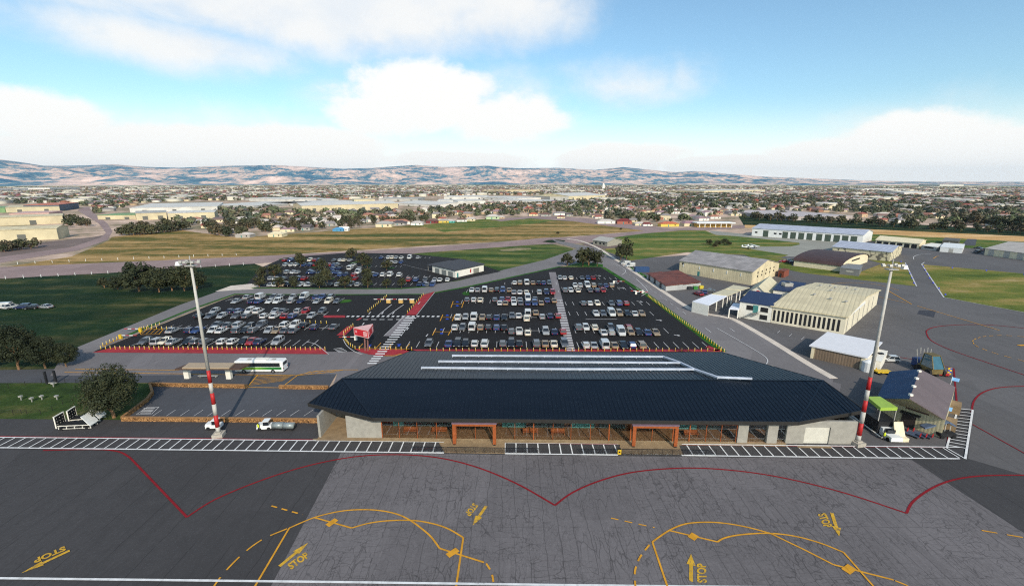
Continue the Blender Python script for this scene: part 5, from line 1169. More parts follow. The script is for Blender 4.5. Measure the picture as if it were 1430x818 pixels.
# white baggage tractor, loader, carts near the baggage shed
q=g(1240,611); e1=(g(1250,618)-g(1230,604)).normalized(); e2=V(-e1.y,e1.x,0); t_=thing('pushback_tractor','white low pushback tractor in front of the lime canopy','tractor',q)
mb=MB(); mb.fbox(q,e1,e2,-1.9,1.9,-1.0,1.0,.35,1.1); mb.fbox(q,e1,e2,-1.9,-.2,-.95,.95,1.1,1.7); part('body',mb,M['white'],t_); mb=MB(); mb.fbox(q,e1,e2,-.2,.5,-.7,.7,1.1,1.75); part('cab_window',mb,M['cargl'],t_)
for u in (-1.2,1.2):
    for v in (-.9,.9): c=q+e1*u+e2*v+V(0,0,.4); mb=MB(); mb.cyl(c-e2*.15,c+e2*.15,.4,n=10); part('wheel',mb,M['tyre'],t_)
q=g(1256,614); t_=thing('boarding_ramp','cream sloped boarding ramp standing beside the pushback tractor','ramp',q); mb=MB(); mb.hexa([q+V(-1,-.3,.1),q+V(.9,-.3,.1),q+V(1.1,1.0,.1),q+V(-.8,1.0,.1)],[q+V(-.7,1.0,2.9),q+V(.9,1.0,2.9),q+V(1.0,1.2,2.9),q+V(-.6,1.2,2.9)]); part('ramp_panel',mb,M['cream'],t_); mb=MB(); mb.box(q+V(0,-.3,.35),(2.0,.9,.7)); part('base',mb,M['cream'],t_)
for k,(px,lab) in enumerate((((1271,608.5),'red-ended baggage cart closest to the cream ramp'),((1279.5,608.8),'middle red-ended baggage cart of three'),((1288,609),'red-ended baggage cart closest to the belt loader'))):
    q=g(*px); e1=V(.62,-.78,0); e2=V(.78,.62,0); t_=thing('baggage_cart',lab,'cart',q,'red-ended baggage carts'); mb=MB(); mb.fbox(q,e1,e2,-1.3,1.3,-.42,.42,.35,.5); part('bed',mb,plain('cart_bed',s(76,88,108),.6,.15),t_)
    for u in (-1.35,1.25): mb=MB(); mb.fbox(q,e1,e2,u,u+.1,-.42,.42,.5,1.0); part('end_rail',mb,M['red'] if k<9 else M['red'],t_)
    for u in (-.9,.9):
        for v in (-.4,.4): c=q+e1*u+e2*v+V(0,0,.18); mb=MB(); mb.cyl(c-e2*.06,c+e2*.06,.18,n=8); part('wheel',mb,M['tyre'],t_)
a,b=g(1288,607),g(1330,607); t_=thing('belt_loader','grey belt loader with raised conveyor beside the baggage shed','loader',a); mbl=plain('loader_blue_grey',s(86,100,122),.5,.15)
mb=MB(); mb.bar(a+V(0,.3,1.4),a+(b-a)*.75+V(0,.3,2.6),1.1,.3); mb.bar(a+(b-a)*.75+V(0,.3,2.6),b+V(0,.3,1.8),1.1,.3); part('conveyor',mb,mbl,t_)
c=a+(b-a)*.62-V(0,.6,0); mb=MB(); mb.box(c+V(0,0,.7),(2.8,1.5,.55)); part('chassis',mb,M['dark'],t_)
for u in (-1,1):
    for v in (-.7,.7): mb=MB(); mb.cyl(c+V(u,v-.12,.35),c+V(u,v+.12,.35),.35,n=10); part('wheel',mb,M['tyre'],t_)
for u in (-.9,.2,1.1): mb=MB(); mb.bar(c+V(u,.3,.9),c+V(u+.5,.8,2.3),.1); part('strut',mb,M['steel'],t_)
# person in hi-vis
def person(label,px,facing=0.0):
    q=g(*px); J=[(0,0,.98),(0,0,1.28),(0,.0,1.46),(0,.02,1.56),(0,.03,1.66),(.1,0,.92),(.12,.03,.5),(.12,-.02,.08),(.13,.14,.03),(-.1,0,.92),(-.13,-.05,.5),(-.14,-.12,.08),(-.14,.04,.03),(.2,0,1.42),(.27,.04,1.14),(.25,.2,.95),(.25,.28,.9),(-.2,0,1.42),(-.28,-.02,1.14),(-.3,.08,.9),(-.3,.12,.84)]
    E=[(0,1),(1,2),(2,3),(3,4),(0,5),(5,6),(6,7),(7,8),(0,9),(9,10),(10,11),(11,12),(2,13),(13,14),(14,15),(15,16),(2,17),(17,18),(18,19),(19,20)]
    Rr=[.15,.16,.13,.06,.1,.1,.07,.05,.04,.1,.07,.05,.04,.07,.05,.04,.035,.07,.05,.04,.035]
    me=bpy.data.meshes.new('person'); me.from_pydata(J,E,[]); o=bpy.data.objects.new('person',me); COL.objects.link(o)
    md=o.modifiers.new('skin','SKIN'); o.modifiers.new('sub','SUBSURF').levels=1
    for i,v in enumerate(me.skin_vertices[0].data): v.radius=(Rr[i],Rr[i]*(.75 if i<2 else 1)); v.use_root=(i==0)
    bpy.context.view_layer.update(); me2=bpy.data.meshes.new_from_object(o.evaluated_get(bpy.context.evaluated_depsgraph_get())); o.modifiers.clear(); o.data=me2
    me2.materials.clear(); me2.materials.append(plain('dark_trousers_and_skin',s(58,54,52),.8,.1)); o.location=q; o.rotation_euler=(0,0,facing); tag(o,label,'person')
    mb=MB(); n=12
    for (za,ra),(zb_,rb2) in zip([(.86,.185),(1.1,.19),(1.3,.21),(1.47,.15)],[(1.1,.19),(1.3,.21),(1.47,.15),(1.5,.08)]): mb.cyl((0,0,za),(0,0,zb_),ra,rb2,n,False)
    ves=mb.build('vest',plain('hi_vis_yellow',s(200,216,40),.6,.05)); ves.parent=o
    mb=MB(); mb.cyl((0,.01,1.56),(0,.02,1.7),.085,.1,10); mb.cyl((0,.02,1.7),(0,.02,1.78),.1,.05,10); hd=mb.build('hair',plain('dark_hair',s(46,36,30),.8,.1)); hd.parent=o
person('person in a yellow high-visibility vest standing beside the pushback tractor',(1233.5,614),.4)
person('person in a yellow high-visibility vest standing in front of the white tug',(362,602),2.6)
# windsocks, cab machine, cart, barrier drum
for px,ty,lab in (((1313,588),566,'light blue flag on a pole before the mauve roof'),((1326.5,540),526,'light blue flag on a pole at the back of the baggage shed')):
    q=g(*px); h=hz(q,ty); t_=thing('flag_pole',lab,'flag',q); mb=MB(); mb.cyl(q,q+V(0,0,h),.06,n=8); part('pole',mb,M['white'],t_)
    mb=MB(); P=[q+V(.05+.42*k,.12*math.sin(k*1.6),h-.1-.08*k) for k in range(5)]
    for a,b in zip(P,P[1:]): mb.hexa([a+V(0,-.02,-.8),b+V(0,-.02,-.75),b+V(0,.02,-.75),a+V(0,.02,-.8)],[a+V(0,-.02,0),b+V(0,-.02,0),b+V(0,.02,0),a+V(0,.02,0)])
    part('flag',mb,plain('pale_blue_cloth',s(120,170,214),.8,.1),t_)
q=g(1297,521); t_=thing('crop_vehicle','yellow machine with tall blue-glazed cab behind the baggage shed','machine',q); mo=plain('ochre_paint',s(104,90,54),.6,.3,1.5)
mb=MB(); mb.box(q+V(0,0,1.2),(2.6,4.0,1.3)); part('chassis',mb,mo,t_); mb=MB(); mb.hexa([q+V(-1.3,-2.2,1.9),q+V(1.3,-2.2,1.9),q+V(1.3,1.2,1.9),q+V(-1.3,1.2,1.9)],[q+V(-.95,-.9,4.6),q+V(.95,-.9,4.6),q+V(.95,1.1,4.6),q+V(-.95,1.1,4.6)]); cabn=part('cab_glass',mb,plain('blue_cab_glass',s(48,92,108),.1,.15,spec=.6),t_)
mb=MB()
for sx in (-1,1): mb.bar(q+V(sx*1.32,-2.22,1.9),q+V(sx*.97,-.92,4.6),.16); mb.bar(q+V(sx*1.32,1.22,1.9),q+V(sx*.97,1.12,4.6),.16)
mb.box(q+V(0,.1,4.7),(2.1,2.2,.16)); part('cab_frame',mb,mo,t_)
for u in (-1.6,1.6):
    for v in (-1.5,1.5): mb=MB(); mb.cyl(q+V(u-.25,v,.8),q+V(u+.25,v,.8),.8,n=14); part('wheel',mb,M['tyre'],t_)
for k in range(5): mb=MB(); mb.bar(q+V(-1.5+.7*k,1.8,1.9),q+V(-1.8+.85*k,2.4,5.2+.4*(k%2)),.09); part('mast_rod',mb,M['steel'],t_)
q=g(1284,513); t_=thing('ground_power_unit','blue ribbed ground power unit beside the yellow cab machine','generator',q); mb=MB(); mb.box(q+V(0,0,1.3),(2.2,2.6,1.9)); part('body',mb,ribbed('blue_unit_sheet',s(44,66,112),(0,1),.5,.1,.3),t_); mb=MB(); mb.box(q+V(0,0,.25),(2.0,2.4,.3)); part('base',mb,M['black'],t_)
q=g(1311,524); t_=thing('tow_cart','low red tow cart behind the mauve roof','cart',q); mb=MB(); mb.box(q+V(0,0,.6),(3.2,1.4,.5),-.3); part('bed',mb,M['red'],t_)
for u in (-1,1): mb=MB(); mb.cyl(q+V(u,-.8,.35),q+V(u,.8,.35),.35,n=8); part('wheel',mb,M['tyre'],t_)
q=g(1232,522); t_=thing('tow_cart','yellow tow cart by the blue corrugated roof','cart',q); mb=MB(); mb.box(q+V(0,0,.7),(3.4,1.6,.3)); mb.bar(q+V(-1.6,0,.7),q+V(-1.6,0,1.6),.12); part('bed',mb,M['yellow'],t_)
for u in (-1,1): mb=MB(); mb.cyl(q+V(u,-.8,.35),q+V(u,.8,.35),.35,n=8); part('wheel',mb,M['tyre'],t_)
q=g(1324,526); t_=thing('marker_board','blue and yellow chequered marker board near the red apron line','marker',q); mb=MB(); mb.box(q+V(0,0,1.4),(.9,.12,1.7)); part('board',mb,M['yellow'],t_); bdp=t_
for k in range(4):
    for j in range(2):
        if (k+j)%2==0: mb=MB(); mb.box(q+V(-.22+.44*j,-.07,.75+.42*k),(.42,.03,.4)); part('chequer_square',mb,M['blue_line'],t_)
mb=MB(); mb.box(q+V(0,.2,.1),(1.4,.8,.2)); part('base',mb,M['dark'],t_)
q=g(1058,341); 
for px,lab in (((1052,346.5),'white light aeroplane parked on the pale taxiway'),((1044,347.5),'smaller white light aeroplane at the edge of the grass')):
    q=g(*px); t_=thing('light_aircraft',lab,'aeroplane',q); mb=MB(); loft(mb,[[(q.x+x,q.y+w_*math.cos(2*math.pi*k/8),1.3+w_*math.sin(2*math.pi*k/8)) for k in range(8)] for x,w_ in ((-4,.12),(-1.5,.45),(.5,.65),(2.2,.5),(3,.2))]); part('fuselage',mb,M['white'],t_,True)
    mb=MB(); mb.box(q+V(.6,0,2.0),(1.6,11,.16)); part('wing',mb,M['white'],t_); mb=MB(); mb.box(q+V(-3.6,0,1.5),(.9,3.4,.1)); part('tailplane',mb,M['white'],t_); mb=MB(); mb.box(q+V(-3.7,0,2.0),(.9,.1,1.3)); part('fin',mb,M['white'],t_)
    for u,v in ((2,0),(.2,1),(.2,-1)): mb=MB(); mb.cyl(q+V(u,v-.1,.3),q+V(u,v+.1,.3),.3,n=8); mb.bar(q+V(u,v,.3),q+V(u,v*.5,1.0),.1); part('undercarriage',mb,M['dark'],t_)
# rows of small posts
def posts(name,label,cat,px,n,h,r,m,group):
    P=[g(x,y) for x,y in px]; Ls=[(b-a).length for a,b in zip(P,P[1:])]; tot=sum(Ls); src=None
    for k in range(n):
        d=tot*k/(n-1)
        for a,b,l in zip(P,P[1:],Ls):
            if d<=l+1e-6: break
            d-=l
        q=a+(b-a)*(min(d,l)/l)
        if src is None:
            mb=MB(); mb.cyl((0,0,0),(0,0,h),r,n=6); mb.cyl((0,0,h),(0,0,h+.1),r,r*.4,n=6); o=src=mb.build(name,m)
        else: o=src.copy(); COL.objects.link(o)
        o.location=q; tag(o,label,cat,group)
posts('marker_post','white marker post on the field edge of the main road','post',[(0,370),(190,362),(330,356.5)],16,1.3,.12,M['white'],'white posts along the main road')
posts('marker_post','white marker post on the car park edge of the main road','post',[(8,389.5),(190,380),(340,370)],16,1.3,.12,M['white'],'white posts on the near side of the main road')
posts('taxiway_light','blue taxiway edge light on the hangar grass','light',[(1258,366),(1266,371.5),(1276,396)],6,.5,.3,plain('blue_lens',s(70,80,210),.3,.1),'blue edge lights by the hangar grass')
posts('taxiway_light','blue taxiway edge light on the large airfield grass','light',[(1320,412),(1300,393),(1289,372),(1355,376),(1430,384)],10,.5,.3,plain('blue_lens2',s(70,80,210),.3,.1),'blue edge lights round the airfield grass')
# wire fences on the lawn
def fence(label,px,n,h,name='wire_fence'):
    P=[g(x,y) for x,y in px]; t_=thing(name,label,'fence',P[0]); Ls=[(b-a).length for a,b in zip(P,P[1:])]; tot=sum(Ls)
    for k in range(n):
        d=tot*k/(n-1)
        for a,b,l in zip(P,P[1:],Ls):
            if d<=l+1e-6: break
            d-=l
        q=a+(b-a)*(min(d,l)/l); mb=MB(); mb.box(q+V(0,0,h/2),(.06,.06,h)); part('post',mb,M['fascia'],t_)
    for z in (h*.5,h*.95):
        mb=MB()
        for a,b in zip(P,P[1:]): mb.bar(a+V(0,0,z),b+V(0,0,z),.018)
        part('rail',mb,M['fascia'],t_)
fence('wire fence along the lane at the top of the lawn',[(-60,552),(20,541),(64,534),(122,536)],10,1.1)
fence('wire fence running from the lawn into the round tree',[(-20,579),(66,578),(85,566),(125,549)],9,1.0)
fence('low pale rail at the lawn edge beside the apron',[(-60,577),(30,577)],4,.8,'guard_rail')
mb=None
q=g(66,536); t_=thing('sliding_gate','dark gate posts at the corner of the lawn fence','gate',q)
for dx_ in (0,1.6): mb=MB(); mb.box(q+V(dx_,.3*dx_,1.5),(.35,.35,3.0)); part('gate_post',mb,M['dark'],t_)
mb=MB(); mb.box(q+V(.8,.2,.2),(2.4,.3,.15)); part('track',mb,M['steel'],t_)
for i,(px,lab) in enumerate((((30,558.5),'white weather instrument box on the lawn, first of the row'),((45,561),'grey flat plinth between instrument boxes on the lawn'),((59,558),'small white instrument box in the middle of the lawn row'),((80,558),'white instrument box closest to the round tree'),((75,540),'pale grey boulder-like cabinet beside the gate posts'))):
    q=g(*px); t_=thing('instrument_box',lab,'instrument box',q); mb=MB(); mb.box(q+V(0,0,.85),(.55,.5,.3)); part('body',mb,M['steel'] if 'white' in lab else M['steel'],t_); mb=MB(); mb.bar(q,q+V(0,0,.6),.15); part('leg',mb,M['steel'],t_)
# ---------------------------------------------------------------- trees
def leaf_crown(name,n,leaf,mat,shape='round',seed=0,clumps=40):
    """leaf faces scattered over clumps through the crown's volume; unit crown: radius 1, from z=0 to z=2"""
    r=np.random.default_rng(seed); cl=[]
    while len(cl)<clumps:
        p=r.uniform(-1,1,3)
        if shape=='cone':
            z=(p[2]+1)/2; R=(1-z)**.75*1.0+.08
            if math.hypot(p[0],p[1])>R: continue
        elif np.dot(p,p)>1 or np.dot(p,p)<.12: continue
        cl.append(p)
    cl=np.array(cl); cr=r.uniform(.2,.42,clumps)*(1.35 if clumps<25 else 1.0)
    idx=r.integers(0,clumps,n); d=r.normal(size=(n,3)); d/=np.linalg.norm(d,axis=1)[:,None]
    c=cl[idx]+d*(cr[idx]*r.uniform(.55,1.0,n)**.5)[:,None]
    c[:,2]=np.where(c[:,2]<-.85,-.85+r.uniform(0,.2,n),c[:,2])
    nrm=d+r.normal(size=(n,3))*.45; nrm[:,2]+=.25; nrm/=np.linalg.norm(nrm,axis=1)[:,None]
    a=np.cross(nrm,r.normal(size=(n,3))); a/=np.linalg.norm(a,axis=1)[:,None]; b=np.cross(nrm,a)
    sz=(leaf*r.uniform(.6,1.3,n))[:,None]
    v=np.stack([c-a*sz-b*sz*.6,c+a*sz-b*sz*.6,c+a*sz*.7+b*sz*.8,c-a*sz*.7+b*sz*.8],1).reshape(-1,3); v[:,2]+=1
    me=bpy.data.meshes.new(name); me.vertices.add(4*n); me.vertices.foreach_set('co',v.astype(np.float32).ravel())
    me.loops.add(4*n); me.loops.foreach_set('vertex_index',np.arange(4*n,dtype=np.int32)); me.polygons.add(n); me.polygons.foreach_set('loop_start',np.arange(0,4*n,4,dtype=np.int32)); me.update(calc_edges=True)
    me.materials.append(mat); return me,cl
def trunk_mesh(cl,shape):
    mb=MB(); pts=[V(0,0,-.62),V(.03,.02,-.2),V(-.02,.03,.35),V(.02,-.02,.9)]; rr=[.075,.06,.045,.025]
    for i in range(3): mb.cyl(pts[i],pts[i+1],rr[i],rr[i+1],8)
    if shape=='round':
        for k,c in enumerate(cl[::max(1,len(cl)//7)]): mb.cyl(pts[1+k%2],V(c[0]*.7,c[1]*.7,c[2]*.7+1),.03,.01,6)
    return mb
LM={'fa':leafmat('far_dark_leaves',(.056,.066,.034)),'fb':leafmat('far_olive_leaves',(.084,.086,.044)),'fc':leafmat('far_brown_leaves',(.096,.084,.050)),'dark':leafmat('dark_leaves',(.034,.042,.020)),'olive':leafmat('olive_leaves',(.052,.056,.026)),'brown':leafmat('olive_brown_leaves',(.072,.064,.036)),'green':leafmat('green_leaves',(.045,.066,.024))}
TREES={}
def proto_tree(key,n,leaf,mat,shape,seed,clumps):
    me,cl=leaf_crown('crown',n,leaf,LM[mat],shape,seed,clumps)
    root=bpy.data.objects.new('tree',None); COL.objects.link(root); root.empty_display_size=.2
    c=bpy.data.objects.new('crown',me); COL.objects.link(c); c.parent=root
    tr=trunk_mesh(cl,shape).build('trunk',M['bark']); tr.parent=root
    TREES[key]=[root,False]
proto_tree('near',17000,.028,'dark','round',1,95); proto_tree('near2',11000,.036,'dark','round',2,70)
proto_tree('mid',4200,.06,'dark','round',3,44); proto_tree('mid2',1400,.09,'olive','round',4,30); proto_tree('lot',1100,.09,'olive','round',5,24); proto_tree('cone',700,.10,'olive','cone',6,26)
for i in range(3): proto_tree('far%d'%i,160,.21,('fa','fb','fc')[i],'round',10+i,15)
proto_tree('farcone',120,.2,'fa','cone',20,14)
note_kids()
def tree(key,px,hgt,width,label,group=None,zoff=.62,at=None):
    root,used=TREES[key]
    o=root if not used else copy_tree(root); TREES[key][1]=True
    q=at if at is not None else g(*px)
    s_=width/2; sz=hgt/2.62
    o.location=(q.x,q.y,(.5 if key[:4]=='near' else .36)*sz-.02); o.scale=(s_,s_,sz); o.rotation_euler=(0,0,random.uniform(0,6.28))
    tag(o,label,'tree',group); return o
def tree_px(key,px,topy,wpx,label,group=None):
    q=g(*px); h=hz(q,topy)*((.9 if key=='near' else 1.08) if key[:4]=='near' else 1.0); zc=q.y*CT+(H-h*.5)*ST; return tree(key,px,h,wpx/FL*zc*(.82 if key[:4]=='near' else .95),label,group,at=q)
tree_px('near',(160,583),503,78,'large round dark green tree on the lawn beside the brown stone wall')
tree_px('near2',(27,516),459,52,'dark green tree with bare lower trunk at the frame edge of the lane'.replace('frame edge','west end'))
tree_px('near2',(64,514),474,44,'rounded dark tree in the middle of the lane-side clump')
tree_px('near2',(93,512),482,34,'smaller dark tree at the road end of the lane-side clump')
tree_px('near2',(-25,518),462,50,'dark tree partly out of view beside the lane')
tree_px('mid',(195,407),364,44,'tallest round dark tree of the clump on the left-hand field'.replace('left-hand','dark'))
for px,ty,w,lab in (((222,408),373,34,'dense dark tree second in the field clump behind the light mast'),((240,406),371,34,'dense dark tree in the middle of the field clump'),((258,406),369,32,'dark tree just behind the mast head in the field clump'),((275,404),376,28,'low dark tree at the road end of the field clump'),((165,404),384,24,'low shrubby tree beside the tallest field tree'),((146,402),387,16,'small bush-like tree at the outer end of the field clump'),((268,383),363,12,'thin tree poking above the clump near the mast head')):
    tree_px('mid' if w>20 else 'mid2',px,ty,w,lab,'trees in the field clump')
for i,(px,ty,w) in enumerate((((384,388),366,17),((362,401),384,16),((367,389),370,14),((420,372),350,13),((389,401),385,14),((412,402),383,14),((451,386),357,15),((446,402),380,18),((457,395),372,13),((491,363),344,13),((506,371),350,14),((513,374),355,12),((540,377),361,13),((482,402),383,17),((514,402),378,15),((512,390),372,12),((561,402),386,10),((540,402),387,11))):
    tree_px('lot',px,ty,w,f'olive-brown tree in the overflow car park, {ordn(i+1)} counting from its perimeter corner','trees in the overflow car park')
for px,ty,w,k,lab in (((792,371),353,18,'mid2','smallest tree of the group at the top of the car park'),((814,372),345,24,'mid2','tall spreading tree at the top of the car park'),((822,371),346,20,'mid2','leaning tree in the middle of the car park top group'),((834,372),349,18,'mid2','tree nearest the service road in the car park top group'),((875,362),328,20,'cone','tall conical tree beside the yard corner'),((867,363),340,16,'mid2','shorter tree beside the tall conical tree')):
    tree_px(k,px,ty,w,lab)
for px,ty,w in (((990,342),334,10),((1002,344),335,10),((1012,342),333,10),((998,346),339,7),((1018,343),337,7),((779,327),323,5),((867,321),318,4)):
    tree_px('mid2',px,ty,w,'small pale bush-like tree standing on the open yard grass','scattered bushes on the grass')
NT_=0
def tline(px,n,tops,w,label,group,keys=('far0','far1','far2')):
    global NT_
    P=[g(x,y) for x,y in px]; Ls=[(b-a).length for a,b in zip(P,P[1:])]; tot=sum(Ls)
    for k in range(n):
        d=tot*(k+random.uniform(.1,.9))/n
        for a,b,l in zip(P,P[1:],Ls):
            if d<=l: break
            d-=l
        q=a+(b-a)*(min(d,l)/l)+V(random.uniform(-4,4),random.uniform(-6,6),0); h=random.uniform(*tops); tree(random.choice(keys),None,h,h*random.uniform(.7,1.05)*w,label,group,at=q); NT_+=1
tline([(1040,306),(1110,309),(1200,314),(1300,320),(1440,327)],46,(6,11),1.0,'tree in the dark row along the far side of the runway','trees along the runway')
tline([(1340,312),(1440,322)],14,(9,15),1.0,'taller tree at the runway row end behind the far tan hangar','tall trees at the runway row end')
tline([(85,318),(118,317),(100,310)],12,(6,10),1.0,'dark tree between the long warehouses and the side road','trees by the warehouses')
tline([(-12,352),(14,350),(46,346.5)],14,(5,8),1.0,'bushy tree in front of the nearest long warehouse','trees before the nearest warehouse')
tline([(160,329),(200,328),(246,322),(262,321)],34,(6,10),1.0,'dark tree in the thick belt at the dry field edge','trees in the belt at the field edge')
tline([(165,322),(220,316),(255,312)],12,(5,8),1.0,'tree behind the belt at the dry field edge','trees behind the field belt')
tline([(300,326),(322,330),(345,331)],13,(5,9),1.0,'tree beside the grey clubroom at the field edge','trees by the clubroom')
# ---------------------------------------------------------------- hills
def hills():
    ridge=[(-400,222),(-150,219),(0,222),(30,226),(60,231),(100,231),(160,229),(200,232.5),(250,234),(300,231.5),(380,230),(420,232),(480,235.5),(520,234),(580,230),(620,233),(680,231),(720,234.5),(780,234),(830,237),(870,233),(900,236),(940,240),(980,239),(1020,243),(1080,247),(1150,249.5),(1220,252.3),(1300,253.6),(1700,254)]
    rx=[]; re=[]
    for x,y in ridge:
        d=ray(x,y).normalized(); rx.append(math.atan2(d.x,d.y)); re.append(d.z/math.hypot(d.x,d.y))
    from mathutils import noise as MN
    na,nr=620,56; v=[]; 
    az=np.linspace(-1.05,.95,na); rng=np.random.default_rng(3)
    def fb(a,f,seed):
        q=np.random.default_rng(seed); o=np.zeros_like(a)
        for k in range(6):
            o+=np.sin(a*f*(1.9**k)+q.uniform(0,6.28))/(1.55**k)
        return o
    D=14000
    for j in range(nr):
        t=j/(nr-1); d=7200+(D-7200)*t
        prof=np.clip(t,0,1)**1.25
        e=np.interp(az,rx,re); zr=np.maximum(44+D*e,0)*.985
        # spurs: lower ridges in front of the skyline
        spur=(fb(az+t*.25,14,5)*.18+fb(az-t*.3,37,6)*.10)
        z=zr*np.clip(prof*(1+.8*spur*(1-t))+.32*np.maximum(spur,0)*np.sin(math.pi*t),0,1.02)
        z=z-3+ (fb(az*1.0+t*3,90,8)*2.5*(zr/300))*np.sin(math.pi*min(1,t*1.1))
        for i in range(na):
            X,Y=d*math.sin(az[i]),d*math.cos(az[i]); q=Vector((X/900,Y/1500,0)); rg=1-abs(MN.fractal(q,.9,2.1,5))*1.7
            amp=min(1,zr[i]/110)*math.sin(math.pi*min(1,t*1.02))**.8*58
            v.append((X,Y,max(float(z[i])+amp*(rg-.45),-4)))
    for i in range(na): v.append((16500*math.sin(az[i]),16500*math.cos(az[i]),-5))
    f=[]
    for j in range(nr):
        for i in range(na-1): a=j*na+i; f.append((a,a+1,a+na+1,a+na))
    me=bpy.data.meshes.new('hills'); me.from_pydata(v,[],f); me.polygons.foreach_set('use_smooth',[True]*len(f)); o=bpy.data.objects.new('hills',me); COL.objects.link(o)
    t=NT('hill_country'); p=t.pos()
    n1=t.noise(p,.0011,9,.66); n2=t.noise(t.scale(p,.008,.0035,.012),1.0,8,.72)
    c=t.ramp(t.m('ADD',t.m('MULTIPLY',n1,.6),t.m('MULTIPLY',n2,.4)),[(.40,s(50,96,124)),(.475,s(90,130,146)),(.515,s(204,180,166)),(.6,s(250,216,200)),(.72,s(253,240,222))])  # blue of distance haze is put into the bluish stops, besides the haze volume
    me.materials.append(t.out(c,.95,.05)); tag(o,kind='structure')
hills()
# ---------------------------------------------------------------- suburb
NEAR=[(-400,300),(0,303),(95,300),(150,300),(240,312),(300,322),(330,330),(400,325.5),(480,320),(590,311.5),(680,303),(760,300.5),(810,303.5),(900,313),(980,309),(1040,302),(1110,303),(1200,308),(1300,314),(1430,321),(1800,338)]
nxs=[a for a,_ in NEAR]; nys=[b for _,b in NEAR]
IND=[(140,306,277,309),(270,560,276,297),(480,690,273,292),(640,850,272,284),(1098,1195,297,309),(0,92,295,345)]
INDP=[[(134,309),(302,308),(302,293),(360,293),(372,290),(420,298),(560,293),(632,291),(690,286),(766,285),(850,279),(850,273),(680,272),(600,274),(440,280),(280,280),(205,283),(134,300)],[(-300,345),(90,338),(114,296),(114,284),(-300,287)],[(1098,308),(1194,307),(1180,298),(1110,298)]]
def inpoly(px,py,P):
    r=False; j=len(P)-1
    for i in range(len(P)):
        xi,yi=P[i]; xj,yj=P[j]
        if (yi>py)!=(yj>py) and px<(xj-xi)*(py-yi)/(yj-yi)+xi: r=not r
        j=i
    return r
ROAD=[(106,313,150,288)]
def ok(px,py): 
    if py>np.interp(px,nxs,nys)-.6: return False
    if 103<px<156 and 288<py<332 and abs(px-np.interp(py,[288,294,312,325],[122,118,146,152]))<9: return False
    return not any(inpoly(px,py,P) for P in INDP)
def sample(n,r0,r1,rng,grid=None):
    out=[]
    while len(out)<n:
        k=n*2; a=rng.uniform(-.92,.92,k); r=np.sqrt(rng.uniform(r0*r0,r1*r1,k))
        for ai,ri in zip(a,r):
            X,Y=ri*math.sin(ai),ri*math.cos(ai); px,py=proj(X,Y,0)
            if -120<px<1560 and ok(px,py): out.append((X,Y,px,py))
            if len(out)>=n: break
    return out
def warehouse(x0,x1,y0,y1,ytop,depth,rise,wc,rc,label,doors=0,cat='warehouse'):
    A,B=g(x0,y0),g(x1,y1); o=Bld(); o.A=A; o.e1=(B-A); o.w=o.e1.length; o.e1.normalize(); o.e2=V(-o.e1.y,o.e1.x,0); o.d=depth
    t_=thing('warehouse',label,cat,A); h=max(4,hz(A,ytop)); wm=plain('warehouse_wall',wc,.8,.14,.08); rm=ribbed('warehouse_roof',rc,o.e1,6,.12,.1,streak=True,dark=.9)
    if rise>.8: gable(o,t_,h,rise,wm,rm,1,over=.5,thick=.3)
    else: flat(o,t_,h,wm,rm,.4,.4)
    n=doors or max(2,int(o.w/30))
    for k in range(n):
        u=o.w*(k+.4)/n; front(o,t_,'loading_door',u,u+min(5,o.w/n*.4),0,h*.55,plain('warehouse_door',s(98,98,92),.7,.1),-.1,.02)
    return t_
cr,wh,tn,gy,pk,gn=s(196,184,152),s(204,200,192),s(196,182,150),s(168,166,160),s(196,160,150),s(120,150,104)
